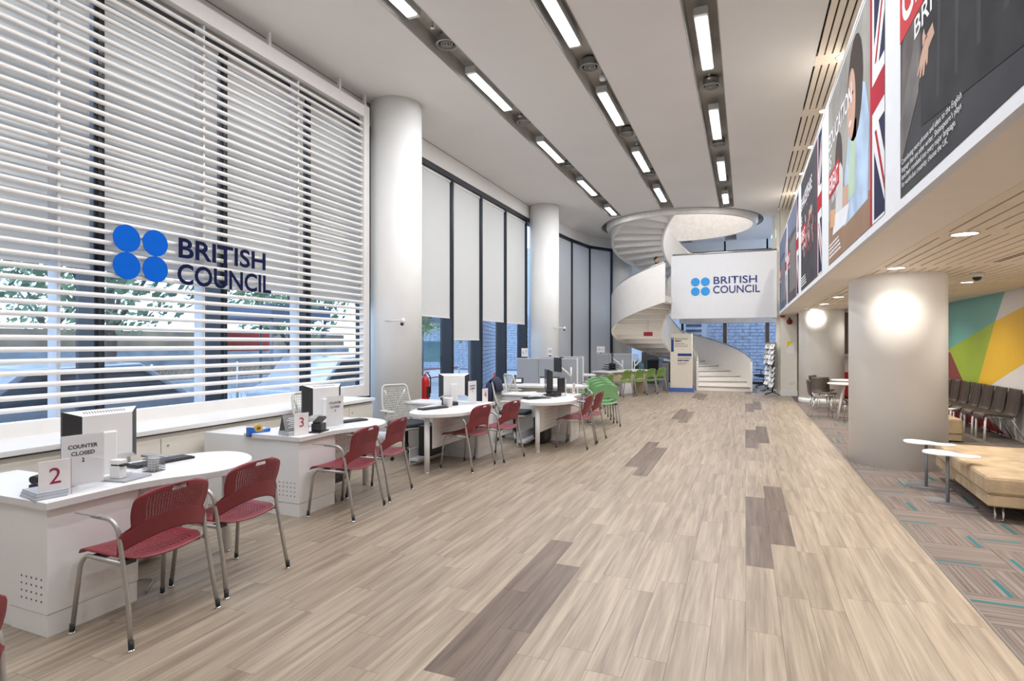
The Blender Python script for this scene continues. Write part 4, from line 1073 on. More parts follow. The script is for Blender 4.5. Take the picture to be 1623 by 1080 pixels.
# facing +X means local +y -> +X : rz = -90 deg
FXR = R(-90)
monitor('white backed monitor standing on the nearest counter', (-3.90, 2.42, DT), FXR + R(-4))
keyboard('black keyboard behind the mesh cup on the nearest counter', (-3.90, 2.83, DT), R(85))
notice('first COUNTER CLOSED notice in an acrylic stand on the nearest counter', (-3.60, 2.13, DT), FXR + R(-8), '2')
number_card('white card with a maroon numeral 2 on the nearest counter', (-3.575, 1.97, DT), FXR + R(-10), '2')
t = thing('leaflet_pile', 'pile of grey leaflets left of the numeral 2 card', 'leaflets', (-3.66, 1.93, DT), R(80))
for k in range(5): MB().box(-.05+.003*k, .10+.003*k, -.11+.002*k, .10, .008*k, .008*k+.007).build('leaflet', mat('leaflet_%d' % (k % 2), ((.42, .45, .52), (.58, .60, .66))[k % 2], .5), t)
t = thing('telephone', 'black desk telephone behind the notice on the nearest counter', 'telephone', (-3.78, 2.08, DT), R(20))
MB().box(-.08, .08, -.09, .09, 0, .045).build('body', BLACK, t, .008); MB().tube([(-.05, -.09, .07), (-.05, 0, .085), (-.05, .09, .07)], [.025, .016, .025], 10).build('handset', BLACK, t)
t = thing('card_reader', 'white card scanner with a grey flap next to the notice on the nearest counter', 'card reader', (-3.64, 2.37, DT), R(10))
MB().box(-.12, .10, -.06, .14, 0, .012).build('base', mat('reader_grey', (.35, .36, .40), .4), t, .003); MB().prism([(-.05, -.03), (.03, -.03), (.02, .03), (-.04, .03)], .012, .13).build('tower', LAM, t, .006); MB().box(-.04, .05, -.03, .02, .09, .105).build('flap', BLACK, t, .003)
t = thing('pen_cup', 'wire mesh pen cup holding papers on the nearest counter', 'pen cup', (-3.68, 2.62, DT), R(8))
b = MB()
for k in range(8):
    for z in (0,): 
        b.tube([(-.045+.013*k, -.045, .0), (-.045+.013*k, -.045, .085)], .0016, 4, caps=False); b.tube([(-.045+.013*k, .045, .0), (-.045+.013*k, .045, .085)], .0016, 4, caps=False)
        b.tube([(-.045, -.045+.013*k, .0), (-.045, -.045+.013*k, .085)], .0016, 4, caps=False); b.tube([(.045, -.045+.013*k, .0), (.045, -.045+.013*k, .085)], .0016, 4, caps=False)
for z in (.003, .02, .037, .054, .071, .086): b.tube([(-.045, -.045, z), (.045, -.045, z), (.045, .045, z), (-.045, .045, z), (-.045, -.045, z)], .0018 if z < .08 else .003, 4)
b.build('wire_body', mat('wire_grey', (.25, .25, .26), .4, metal=.5), t); MB().box(-.042, .042, -.042, .042, .002, .004).build('bottom', BLACK, t)
MB().box(-.03, .03, -.02, -.017, .004, .10).box(-.025, .035, .005, .008, .004, .095).build('papers', PAPER, t)

# the second counter
monitor('black framed white backed monitor on the second counter', (-4.10, 4.75, DT), FXR + R(-18))
notice('second COUNTER CLOSED notice in an acrylic stand on the second counter', (-3.86, 4.66, DT), FXR + R(-10), '3')
number_card('white card with a maroon numeral 3 on the second counter', (-3.86, 4.19, DT), FXR + R(-14), '3')
keyboard('black keyboard behind the notice on the second counter', (-4.02, 5.08, DT), R(75))
t = thing('leaflet_stand', 'grey leaflet tent on a pile of booklets beside the numeral 3 card', 'leaflets', (-3.98, 4.16, DT), FXR + R(-12))
for k in range(4): MB().box(-.075+.002*k, .075, -.06, .10, .009*k, .009*k+.008).build('booklet', mat('booklet', (.50, .50, .54), .5), t)
MB().add([(-.075, .05, .037), (.075, .05, .037), (.075, .0, .19), (-.075, .0, .19), (-.075, -.05, .037), (.075, -.05, .037)], [(0, 1, 2, 3), (3, 2, 5, 4)]).build('tent_card', mat('tent_grey', (.24, .235, .24), .5), t)
b = MB()
for k in range(6): b.add([(-.05, .0505-.0055*k*1.0, .07+.0165*k*1.0), (.045-.02*(k % 2), .0505-.0055*k, .07+.0165*k), (.045-.02*(k % 2), .0485-.0055*k, .076+.0165*k), (-.05, .0485-.0055*k, .076+.0165*k)], [(0, 1, 2, 3)])
o = b.build('print_lines', PAPER, t); o.location = (0, .002, 0)
t = thing('tape_dispenser', 'blue tape dispenser with a yellow roll beside the second counter', 'tape dispenser', (-4.35, 4.14, .716), R(70))
MB().prism([(-.10, -.0), (.10, 0), (.11, .05), (.07, .045), (.045, .025), (-.03, .03), (-.06, .075), (-.10, .075)], -.03, .03).build('body', mat('tape_blue', (.01, .11, .50), .35), t, rot=(PI/2, 0, 0), loc=(0, 0, .008))
MB().box(-.105, .105, -.033, .033, 0, .008).build('base', BLACK, t)
MB().lathe([(.042, -.012), (.042, .012), (.02, .012), (.02, -.012)], (0, 0, 0), 20, smooth=False).build('tape_roll', mat('tape_yellow', (.62, .42, .10), .35), t, loc=(0, 0, .065), rot=(PI/2, 0, 0))
t = thing('hole_punch', 'black hole punch on a booklet next to the numeral 3 card', 'hole punch', (-3.84, 4.40, DT), R(15))
MB().box(-.06, .06, -.10, .10, 0, .012).build('tray', BLACK, t, .003); MB().box(-.05, .05, -.06, .06, .012, .085).build('block', BLACK, t, .008); MB().box(-.04, .04, -.02, .12, .09, .115).build('lever', BLACK, t, .006, rot=(R(18), 0, 0))
t = thing('stapler', 'small red and black stapler on the counter top by the louvres', 'stapler', (-5.2, 6.05, .80), R(30))
MB().box(-.02, .02, -.07, .07, 0, .025).build('base', BLACK, t, .004); MB().box(-.018, .018, -.06, .06, .028, .05).build('arm', mat('stapler_red', (.4, .02, .03), .4), t, .004)

# the third counter
monitor('white backed monitor turned sideways on the third counter', (-3.85, 7.20, DT), FXR + R(-62), h=.34)
notice('third COUNTER CLOSED notice in an acrylic stand on the third counter', (-3.60, 7.28, DT), FXR + R(-6), '4')
number_card('white card with a maroon numeral 4 on the third counter', (-3.50, 7.50, DT), FXR + R(-6), '4')
t = thing('paper_cup', 'white pail of papers at the rounded end of the third counter', 'cup', (-3.72, 6.78, DT))
MB().lathe([(.055, 0), (.068, .12), (.072, .125), (.066, .125), (.053, .006)], (0, 0, 0), 24).build('pail', LAM, t)
keyboard('dark blue-black keyboard on the rounded end of the third counter', (-3.80, 6.52, DT), R(70))
t = thing('telephone', 'black desk telephone with cables on the third counter', 'telephone', (-3.80, 6.98, DT), R(60))
MB().box(-.09, .09, -.08, .08, 0, .05).build('body', mat('phone_navy', (.02, .024, .05), .4), t, .008); MB().tube([(-.06, -.09, .07), (-.06, 0, .085), (-.06, .09, .07)], [.026, .017, .026], 10).build('handset', BLACK, t)
# counter beside the partition
monitor('thin black monitor seen edge-on at the counter beside the partition', (-3.05, 8.98, DT), R(-66), m_back=BLACK, white=False)
t = thing('screen_shield', 'upright black display next to the edge-on monitor', 'display', (-2.86, 9.14, DT), R(75))
MB().box(-.10, .10, -.012, .012, .03, .28).build('panel', BLACK, t, .003); MB().box(-.08, .08, -.07, .07, 0, .03).build('foot', LAM, t, .004)
number_card('tall white leaflet card on the counter beside the partition', (-2.72, 8.95, DT), FXR + R(20), None, 1.35)
number_card('small white leaflet card right of the tall one beside the partition', (-2.66, 9.22, DT), FXR, None, .95)
t = thing('telephone', 'black desk telephone on the counter beside the partition', 'telephone', (-2.88, 8.80, DT), R(80))
MB().box(-.1, .1, -.09, .09, .0, .06).build('body', BLACK, t, .008); MB().tube([(-.06, -.1, .08), (-.06, 0, .095), (-.06, .1, .08)], [.027, .018, .027], 10).build('handset', BLACK, t)
t = thing('laptop_riser', 'dark slanted keyboard and mouse mat on the partition-side counter', 'keyboard', (-3.02, 8.35, DT), R(55))
MB().box(-.22, .22, -.10, .10, 0, .012).build('mat', mat('slate', (.05, .055, .065), .6), t, .002); MB().box(-.2, .05, -.07, .07, .012, .03).build('keys', BLACK, t, .004)
MB().ball((.14, 0, .022), .035, 12, sq=(.8, 1.3, .5)).build('mouse', mat('mouse_grey', (.35, .35, .36), .4), t)

# ================================================================== PARTITIONS AND FAR COUNTERS
def partition(label, p, q, h=1.26, posts=2):
    (x0, y0), (x1, y1) = p, q; L = math.hypot(x1-x0, y1-y0); a = math.atan2(y1-y0, x1-x0)
    t = thing('partition', label, 'partition', (x0, y0, 0), a, 'grey fabric partitions')
    sp = [0, L*.36, L] if posts == 2 else [0, L]
    for u, v in zip(sp[:-1], sp[1:]): MB().box(u+.006, v-.006, -.025, .025, .06, h-.02).build('panel', GREYF, t, .004)
    MB().box(0, L, -.028, .028, h-.02, h).build('cap', LAMG, t); MB().box(0, L, -.027, .027, 0, .06).build('base', LAMG, t)
    MB().box(L-.03, L, -.03, .03, 0, h+.005).build('end_post', LAM, t)
    return t
partition('front grey fabric partition behind the navy-jacket chair', (-5.0, 12.5), (-3.58, 12.75))
partition('second grey fabric partition rising behind the front one', (-5.05, 14.3), (-3.93, 14.55))
partition('far grey fabric partition beside the dark printer', (-4.75, 19.25), (-3.52, 19.35))
def lobe_desk(label, loc, rz, L=1.7):
    t = thing('counter_desk', label, 'desk', loc, rz, 'white counter desks')
    P = [(-L, -.32), (-.2, -.36)] + catmull([(-.2, -.36), (.18, -.40), (.42, -.18), (.42, .14), (.2, .36), (-.15, .36)], 5, False)[1:] + [(-L, .34)]
    MB().prism(P, .70, .742, 0, 1).build('desk_top', [LAM, EDGE], t, .003)
    MB().box(-L+.02, -L+.42, -.28, .28, 0, .70).build('pedestal', LAM, t, .003)
    MB().lathe([(.034, 0), (.034, .70)], (.15, 0, 0), 16).build('leg', LAM, t)
    MB().box(-L+.43, .05, .1, .115, .28, .69).build('modesty_panel', LAM, t)
lobe_desk('white round-ended desk in front of the first grey partition', (-3.40, 11.3, 0), R(8), 1.4)
lobe_desk('white round-ended desk between the two grey partitions', (-4.25, 13.5, 0), R(8), .75)
lobe_desk('white desk at the curved window beyond the second partition', (-4.3, 15.5, 0), R(10), .7)
t = thing('counter_desk', 'long white and grey counter behind the far row of green chairs', 'desk', (-4.15, 17.25, 0), R(64.5), 'white counter desks')
MB().box(0, 2.15, -.30, .32, .70, .745).build('desk_top', LAM, t, .003); MB().box(.02, .25, -.34, .25, 0, .70).build('grey_end', mat('mid_grey', (.30, .29, .28), .5), t)
MB().box(.9, 1.4, -.2, .25, 0, .70).build('pedestal', LAM, t); MB().box(2.1, 2.14, -.25, .25, 0, .7).build('wood_panel', mat('oak_panel', (.55, .42, .27), .5), t); MB().box(.25, 2.1, -.22, -.2, .42, .70).build('modesty_panel', mat('oak_panel', (.55, .42, .27), .5), t)
def arm_monitor(label, loc, rz, w=.36, h=.30):
    """wall-arm screen; base at loc on the desk"""
    t = thing('monitor', label, 'monitor', loc, rz, 'monitors on white arms')
    MB().tube([(0, 0, 0), (0, 0, .32)], .018, 10).build('post', LAM, t)
    MB().tube([(0, 0, .10), (-.12, .0, .22), (-.30, 0, .36)], [.02, .022, .016], 8).build('arm', LAM, t)
    o = MB().box(-.34, -.315, -w/2, w/2, .22, .22+h).build('screen', BLACK, t, .005)
    MB().box(-.315, -.29, -.06, .06, .33, .42).build('mount', STEEL, t)
arm_monitor('black screen on a white arm in front of the first partition', (-3.66, 12.45, DT), R(40), .42, .32)
arm_monitor('small screen arm at the end of the second partition', (-4.1, 14.2, DT), R(30))
arm_monitor('black screen on a long white arm at the far partition', (-3.72, 18.6, .746), R(8), .5, .34)
arm_monitor('brown-backed screen on a folded white arm behind the far partition end', (-3.40, 19.0, .746), R(170), .4, .36)
t = thing('telephone', 'black desk telephone against the first grey partition', 'telephone', (-4.55, 11.42, DT), R(12))
MB().box(-.11, .11, -.09, .09, 0, .12).build('body', BLACK, t, .01); MB().tube([(-.07, -.1, .15), (-.07, 0, .165), (-.07, .1, .15)], [.027, .018, .027], 10).build('handset', BLACK, t); MB().box(-.03, .09, -.094, -.09, .03, .10).build('label_card', PAPER, t)
t = thing('storage_box', 'white box with a dark lid against the first grey partition', 'box', (-3.85, 11.5, DT), R(10))
MB().box(-.2, .2, -.08, .08, 0, .13).build('body', LAM, t, .003); MB().box(-.21, .21, -.085, .085, .13, .15).build('lid', BLACK, t, .003)
t = thing('document_trays', 'black document trays on the far counter', 'trays', (-4.0, 17.95, .77), R(64))
for k in range(3): MB().box(-.2+.05*k, .2+.05*k, -.15, .15, .07*k, .07*k+.02).build('tray', BLACK, t, .003, rot=(0, R(6), 0))
MB().box(.12, .16, -.12, .12, .0, .2).build('support', BLACK, t)
t = thing('file_rack', 'clear and white file rack by the second partition end', 'rack', (-4.35, 15.45, DT), R(20))
for k in range(4): MB().box(-.12+.08*k, -.11+.08*k, -.1, .1, 0, .28-.03*k).build('divider', LAMG, t)
MB().box(-.14, .16, -.11, .11, 0, .012).build('base', LAMG, t)
def hang_card(label, loc, txt, w=.24, h=.19):
    t = thing('desk_number', label, 'number sign', loc, 0, 'number signs on the partitions')
    MB().box(-w/2, w/2, -.004, .004, .03, .03+h).build('card', PAPER, t); MB().box(-.03, .03, -.02, .02, 0, .03).build('clip', BLACK, t)
    if txt: mk('numeral', text_mesh(txt, w*.7, h*.45, .0006, mat('grey_ink', (.22, .22, .24), .6), .0, 'CENTER'), t, loc=(0, -.0042, .03+h*.28), rot=FACE['-Y'])
hang_card('white number sign standing on the first grey partition', (-4.82, 12.53, 1.262), '6 7', .16, .20)
hang_card('small white number sign on the second grey partition', (-4.80, 14.36, 1.262), '8', .12, .20)
hang_card('white 10.11 sign standing on the far grey partition', (-4.60, 19.262, 1.262), '10.11', .28, .21)
t = thing('copier', 'dark grey floor-standing copier by the hedge window', 'copier', (-3.36, 23.4, 0), R(-12))
MB().box(-.26, .26, -.28, .28, 0, .95).build('body', mat('copier_grey', (.16, .15, .145), .5), t, .01); MB().box(-.27, .27, -.3, .28, .96, 1.16).build('scanner_lid', mat('copier_lid', (.24, .22, .21), .5), t, .01)
MB().box(-.2, .22, -.302, -.27, .55, .93).build('paper_bay', BLACK, t); 
for z in (.1, .28): MB().box(-.24, .24, -.29, -.28, z, z+.15).build('drawer', mat('copier_lid', (.24, .22, .21)), t, .004)
t = thing('waste_bin', 'dark slim bin left of the totem', 'bin', (-2.52, 20.0, 0))
MB().box(-.09, .09, -.12, .12, 0, .95).build('body', mat('bin_grey', (.20, .18, .18), .5), t, .01); MB().box(-.095, .095, -.125, .125, .955, 1.0).build('lid', BLACK, t, .006)

# ================================================================== FIXTURES ON COLUMNS AND PIER
def cctv(label, loc, dx):
    t = thing('security_camera', label, 'camera', loc)
    MB().tube([(0, 0, 0), (.32, 0, .0)], .012, 8).build('bracket', LAM, t)
    MB().lathe([(.035, -.05), (.035, .03), (.02, .035)], (.34, 0, 0), 14).build('housing', LAM, t); MB().ball((.34, -.02, -.06), .03, 10).build('lens', BLACK, t)
cctv('small white camera on a bracket at the nearest left column', (-5.50, 7.88, 1.98), 1)
cctv('small white camera on a bracket at the second left column', (-5.20, 15.86, 2.06), 1)
t = thing('alarm_bell', 'round dark red fire alarm bell high on the cream pier', 'alarm bell', (1.25, 19.245, 2.27))
MB().lathe([(.085, 0), (.082, .03), (.05, .055), (.02, .06)], (0, 0, 0), 24).build('gong', mat('bell_red', (.20, .02, .02), .35), t, rot=(PI/2, 0, 0)); MB().box(-.02, .02, -.02, 0, .08, .14).build('bracket', mat('bell_red', (.20, .02, .02)), t)
t = thing('alarm_beacon', 'small red beacon under the fascia end', 'alarm beacon', (1.06, 19.2, 2.40)); MB().box(-.06, .06, -.03, .045, 0, .06).build('body', mat('beacon_red', (.40, .02, .02), .4), t, .01)
t = thing('wall_notice', 'yellow and white notice on the cream pier', 'notice', (1.28, 19.247, 1.28))
MB().box(-.12, .12, -.004, 0, 0, .42).build('sheet', PAPER, t)
MB().add([(-.10, -.0046, .18), (.10, -.0046, .40), (-.10, -.0046, .40)], [(0, 1, 2)]).add([(-.1, -.0047, .28), (.02, -.0047, .28), (.02, -.0047, .40), (-.1, -.0047, .40)], [(0, 1, 2, 3)]).build('yellow_patch', mat('notice_yellow', (.85, .68, .02), .5), t)
def brochure_rack(label, loc, rz):
    t = thing('brochure_rack', label, 'brochure rack', loc, rz, 'brochure racks by the pier')
    MB().tube([(0, 0, .08), (0, 0, 1.55)], .02, 10).build('pole', BLACK, t)
    for k in range(4):
        a = PI/2*k + .4; MB().tube([(0, 0, .09), (.30*math.cos(a), .30*math.sin(a), .03)], .014, 6).build('foot', BLACK, t)
    rr_ = random.Random(int(loc[0]*100))
    for lv, z0 in enumerate((.25, .95)):
        MB().box(-.17, .17, .02, .05, z0-.05, z0+.68).build('back_plate', mat('rack_grey', (.28, .27, .28), .5), t)
        for r_ in range(4):
            for c_ in range(3):
                cc = rr_.choice([(.72, .72, .74), (.60, .64, .70), (.78, .77, .74), (.35, .37, .42), (.66, .62, .58)])
                MB().obox((-.11+.11*c_, -.04+.012*r_, z0+.08+.16*r_), (.05, 0, 0), (0, .008, .002), (0, .03, .075)).build('brochure', mat('bro_%d' % int(cc[0]*100), cc, .5, var=.2, scale=12), t)
brochure_rack('tall brochure rack with pale leaflets against the cream pier', (.78, 19.3, 0), R(-70))
brochure_rack('second brochure rack behind the first one by the far window', (.70, 20.5, 0), R(-60))
t = thing('fire_extinguisher', 'red fire extinguisher beside the nearest left column', 'fire extinguisher', (-5.40, 8.97, .5))
MB().lathe([(.075, 0), (.085, .02), (.085, .42), (.06, .49), (.03, .52)], (0, 0, 0), 20).build('cylinder', mat('extinguisher_red', (.52, .015, .02), .3), t)
MB().lathe([(.03, .52), (.03, .56), (.02, .58)], (0, 0, 0), 12).box(-.02, .10, -.012, .012, .57, .59).build('valve', STEEL, t); MB().tube(bend([(.05, 0, .57), (.12, 0, .5), (.10, .03, .2)], .05), .012, 8).build('hose', BLACK, t); MB().box(.02, .088, -.05, .05, .12, .32).build('label', BLACK, t)
tag(MB().box(-.12, .12, -.12, .12, 0, .5).lathe([(.10, .495), (.10, .5)], (0, 0, 0), 20).build('extinguisher_stand', LAM, None, .01, loc=(-5.40, 8.97, 0)), 'white box stand under the fire extinguisher', 'stand')

# ================================================================== RIGHT SIDE LOUNGE
def ottoman(label, loc, rz, w, d, h0=.15, h1=.42):
    t = thing('bench', label, 'bench', loc, rz, 'tan upholstered benches')
    MB().box(0, w, 0, d, h0+.10, h1).build('cushion', TAN, t, .03); MB().box(.01, w-.01, .01, d-.01, h0, h0+.105).build('base', TAN, t, .012)
    for x, y in ((.12, .12), (w-.12, .12), (.12, d-.12), (w-.12, d-.12)):
        MB().tube(bend([(x-.03, y, h0), (x-.03, y, .008), (x+.03, y, .008), (x+.03, y, h0)], .01), .008, 6).build('leg', CHROME, t)
ottoman('large square tan velvet bench at the right edge', (1.99, 6.28, 0), R(-3), 1.98, 1.9)
ottoman('smaller tan velvet bench partly behind the large column', (2.25, 11.25, 0), R(-2), 1.0, 1.0, .02, .38)
def pinch_table(label, loc, rz, zt=.50, s=1.0):
    t = thing('side_table', label, 'side table', loc, rz, 'small waisted white side tables')
    P = catmull([(-.22*s, .02), (-.17*s, .13*s), (-.02*s, .13*s), (.10*s, .06*s), (.22*s, .09*s), (.27*s, .0), (.20*s, -.10*s), (.06*s, -.12*s), (-.04*s, -.16*s), (-.16*s, -.13*s)], 5)
    MB().prism(P, zt-.012, zt).build('top', LAM, t, .002)
    MB().prism([(x*.9, y*.9) for x, y in P], 0, .008).build('base_plate', mat('plate_grey', (.24, .24, .26), .4, metal=.5), t)
    MB().tube([(0, 0, .008), (0, 0, zt-.012)], .016, 12).build('stem', mat('stem_grey', (.22, .23, .26), .4, metal=.4), t)
pinch_table('white waisted side table nearer the camera beside the tan bench', (1.885, 6.95, 0), R(-35))
pinch_table('white waisted side table farther along the tan bench', (1.87, 7.62, 0), R(-25))
pinch_table('small white side table between the smaller bench and dark seats', (3.36, 12.45, 0), R(40), .43, .8)
pinch_table('small white side table left of its twin by the smaller bench', (3.10, 12.8, 0), R(10), .44, .8)
def beam_chair(label, loc, rz):
    t = thing('waiting_chair', label, 'chair', loc, rz, 'dark waiting chairs along the mural')
    # shell profile in y (front +) and z, swept across x
    prof = catmull([(.25, .37), (.235, .425), (.18, .445), (.0, .43), (-.14, .42), (-.19, .45), (-.215, .56), (-.235, .72), (-.255, .86)], 4, False)
    vs = []; fs = []; hw = .225
    for (y, z) in prof: vs += [(-hw, y, z), (hw, y, z)]
    for i in range(len(prof)-1): fs.append((2*i, 2*i+1, 2*i+3, 2*i+2))
    o = MB().add(vs, fs, 0, True).build('shell', BROWN, t); sd = o.modifiers.new('t', 'SOLIDIFY'); sd.thickness = .022; sd.offset = 0
    for sx in (-1, 1):
        MB().tube([(sx*.19, .22, 0), (sx*.19, .205, .40)], .017, 8).build('front_leg', LAM, t); MB().tube([(sx*.19, -.33, 0), (sx*.19, -.12, .41)], .012, 8).build('rear_leg', STEEL, t)
        MB().tube([(sx*.19, .205, .40), (sx*.19, -.12, .41)], .011, 8).build('side_rail', STEEL, t)
bl = ['nearest the right edge of the picture', 'second from the right edge', 'third from the right edge', 'fourth from the right edge', 'fifth from the right edge', 'sixth from the right edge, half hidden by the column', 'hidden behind the large column']
for i in range(7): 
    y = 11.72 + .515*i
    if i == 0: bc = beam_chair and None; beam_chair('dark brown waiting chair ' + bl[0], (3.84, y, 0), PI/2); b0 = [o for o in col.objects if o.name.startswith('waiting_chair')][0]
    else: dup(b0, (3.84 - .012*i, y, 0), PI/2, 'dark brown waiting chair ' + bl[i])
def cafe_table(label, loc, rz=0):
    t = thing('cafe_table', label, 'table', loc, rz, 'round white cafe tables')
    MB().lathe([(.36, .725), (.38, .735), (.38, .75)], (0, 0, 0), 36, smooth=False).build('top', LAM, t)
    for k in range(4):
        a = PI/2*k + .5; MB().tube([(.26*math.cos(a), .26*math.sin(a), 0), (.10*math.cos(a), .10*math.sin(a), .725)], .016, 8).build('leg', LAM, t)
cafe_table('white round cafe table half hidden by the large column', (2.02, 13.95, 0), .2); cafe_table('second white round cafe table farther behind the column', (2.25, 15.3, 0), .1)
def cafe_chair(label, loc, rz):
    t = thing('cafe_chair', label, 'chair', loc, rz, 'brown cafe chairs')
    prof = catmull([(.21, .43), (.19, .455), (.0, .445), (-.15, .445), (-.19, .48), (-.21, .60), (-.235, .80)], 4, False)
    vs = []; fs = []; hw = .20
    for (y, z) in prof: vs += [(-hw, y, z), (hw, y, z)]
    for i in range(len(prof)-1): fs.append((2*i, 2*i+1, 2*i+3, 2*i+2))
    o = MB().add(vs, fs, 0, True).build('shell', BROWN, t); sd = o.modifiers.new('t', 'SOLIDIFY'); sd.thickness = .014; sd.offset = 0
    for sx in (-1, 1):
        for y0, y1 in ((.21, .16), (-.22, -.13)): MB().tube([(sx*.19, y0, 0), (sx*.165, y1, .44)], .010, 8).build('leg', CHROME, t)
cafe_chair('brown cafe chair facing the round table, seen from the side', (1.52, 14.1, 0), R(-85))
cafe_chair('brown cafe chair with its back to the far column', (1.72, 15.15, 0), R(-165))
cafe_chair('brown cafe chair behind the round tables', (1.78, 16.1, 0), R(-120))
cafe_chair('brown cafe chair mostly hidden behind the large column', (2.10, 13.25, 0), R(10))
t = thing('armchair', 'red armchair seen between the two right-hand columns', 'armchair', (3.0, 18.3, -.1), R(-60))
RUP = mat('red_upholstery', (.45, .02, .02), .8)
MB().box(-.35, .35, -.3, .32, .15, .44).build('seat', RUP, t, .03); MB().box(-.35, .35, -.36, -.24, .2, .9).build('back', RUP, t, .03)
for sx in (-1, 1): MB().box(sx*.36-.06, sx*.36+.06, -.33, .3, .1, .62).build('arm', RUP, t, .03)
t = thing('bookcase', 'low bookcase of pale books against the far taupe wall', 'bookcase', (2.6, 19.2, 0))
MB().box(-.9, .9, -.14, .14, 0, .05).box(-.9, .9, -.14, .14, .62, .65).box(-.9, .9, -.14, .14, 1.25, 1.3).box(-.9, -.87, -.14, .14, 0, 1.3).box(.87, .9, -.14, .14, 0, 1.3).box(-.9, .9, .12, .14, 0, 1.3).build('case', LAM, t)

# ================================================================== PERSON ON THE STAIR
def person(loc, rz):
    t = thing('person', 'person in a dark top climbing the stair, only the head above the parapet', 'person', loc, rz)
    J = [((0, 0, .93), .13), ((0, 0, 1.12), .12), ((0, .0, 1.34), .13), ((0, .0, 1.46), .055), ((0, .015, 1.53), .055),
         ((.18, 0, 1.40), .055), ((.24, .02, 1.14), .042), ((.22, .18, .98), .032), ((-.18, 0, 1.40), .055), ((-.24, .02, 1.14), .042), ((-.22, .10, .92), .032),
         ((.10, 0, .88), .085), ((.10, .10, .50), .062), ((.10, .02, .09), .045), ((.10, .14, .04), .038), ((-.10, 0, .88), .085), ((-.10, .02, .48), .062), ((-.10, -.06, .09), .045), ((-.10, .07, .04), .038),
         ((0, .02, 1.60), .082), ((0, .02, 1.68), .078)]
    E = [(0, 1), (1, 2), (2, 3), (3, 4), (4, 19), (19, 20), (2, 5), (5, 6), (6, 7), (2, 8), (8, 9), (9, 10), (0, 11), (11, 12), (12, 13), (13, 14), (0, 15), (15, 16), (16, 17), (17, 18)]
    me = bpy.data.meshes.new('body'); me.from_pydata([j[0] for j in J], E, [])
    o = mk('body', me, t); md = o.modifiers.new('skin', 'SKIN'); md.use_smooth_shade = True
    for i, j in enumerate(J): me.skin_vertices[0].data[i].radius = (j[1], j[1]*.85)
    me.skin_vertices[0].data[0].use_root = True
    ss = o.modifiers.new('sub', 'SUBSURF'); ss.levels = 1; ss.render_levels = 2
    me.materials.append(mat('dark_clothes', (.03, .03, .04), .8))
    h = MB().ball((0, .02, 1.64), .10, 18, sq=(.80, .95, 1.18)).build('head', SKIN, t)
    MB().tube([(0, .112, 1.66), (0, .132, 1.62), (0, .112, 1.605)], [.008, .014, .012], 8).build('nose', SKIN, h)
    for sx in (-1, 1): MB().ball((sx*.032, .108, 1.655), .010, 8).build('eye', INK, h); MB().ball((sx*.081, .02, 1.64), .022, 8, sq=(.4, .8, 1.2)).build('ear', SKIN, h)
    MB().ball((0, .112, 1.585), .022, 8, sq=(1.0, .3, .25)).build('mouth', mat('lip', (.38, .14, .12), .5), h)
    MB().ball((0, .002, 1.675), .104, 18, sq=(.86, .98, 1.0)).build('hair', HAIR, t)
    for sx, b_ in ((1, (.22, .18, .98)), (-1, (-.22, .10, .92))):
        p_ = Vector(b_); m_ = MB().ball(p_ + Vector((0, .03, -.04)), .035, 10, sq=(.5, .9, 1.2))
        for k in range(4): m_.tube([p_ + Vector((-.012+.0*k, .005+.016*k, -.07)), p_ + Vector((-.012, .008+.017*k, -.11)), p_ + Vector((-.02, .012+.016*k, -.135+.004*abs(k-1.5)))], [.008, .0075, .006], 6)
        m_.tube([p_ + Vector((-.01, .055, -.03)), p_ + Vector((-.02, .075, -.06)), p_ + Vector((-.022, .08, -.085))], [.009, .008, .006], 6)
        m_.build('hand', SKIN, t)
    return t
ap = R(226); rp_ = .98
istep = int((ap-F0)/DPH)
person((SC[0]+rp_*math.cos(ap), SC[1]+rp_*math.sin(ap), RISE*(istep+1)), ap)

# ================================================================== OUTSIDE
PAV = mat('pavement', (.46, .48, .52), .8, var=.15, scale=2)
struct(MB().box(-45, 30, -20, 60, -.35, -.10).build('ground', PAV), 'paved ground outside')
BRK = mat('brick_painted', (.36, .42, .52), .8, var=.2, scale=6)
def brick_wall(label, x0, y0, x1, y1, h, m=BRK, course=.15):
    t = thing('outside_building', label, 'building', (0, 0, 0)); a = Vector((x0, y0, 0)); bb = Vector((x1, y1, 0)); d = (bb-a); L = d.length; d.normalize(); n = Vector((d.y, -d.x, 0))
    MB().obox((a+bb)/2 + Vector((0, 0, h/2-.1)), d*L/2, n*.2, Vector((0, 0, h/2))).build('wall', mat('mortar', (.22, .24, .28), .9), t)
    b = MB(); k = 0; z = 0
    while z < h-.02:
        off = 0 if k % 2 else -.3; u = off
        while u < L:
            u0 = max(0, u+.012); u1 = min(L, u+.6-.012)
            if u1 > u0: b.obox(a + d*((u0+u1)/2) + n*.21 + Vector((0, 0, z+course/2)), d*(u1-u0)/2, n*.02, Vector((0, 0, course/2-.01)))
            u += .6
        z += course; k += 1
    o = b.build('brick_courses', m, t); o['kind'] = 'stuff'
    return t
bw = brick_wall('blue-grey brick building outside the windows between the columns', -8.6, 17.5, -11.5, 26.0, 2.9)
MB().obox((-10.2, 21.7, 4.4), (Vector((-2.9, 8.5, 0)).normalized()*4.6), (.25, .09, 0), (0, 0, 1.6)).build('upper_wall', mat('render_white', (.62, .66, .72), .7), bw)
pw = brick_wall('far brick building with a pale upper storey outside beyond the roller shades', -22.0, 33.0, -7.0, 33.0, 3.2)
MB().box(-22, -7, 32.85, 33.15, 3.1, 7.5).build('upper_wall', mat('render_blue', (.42, .48, .58), .7), pw)
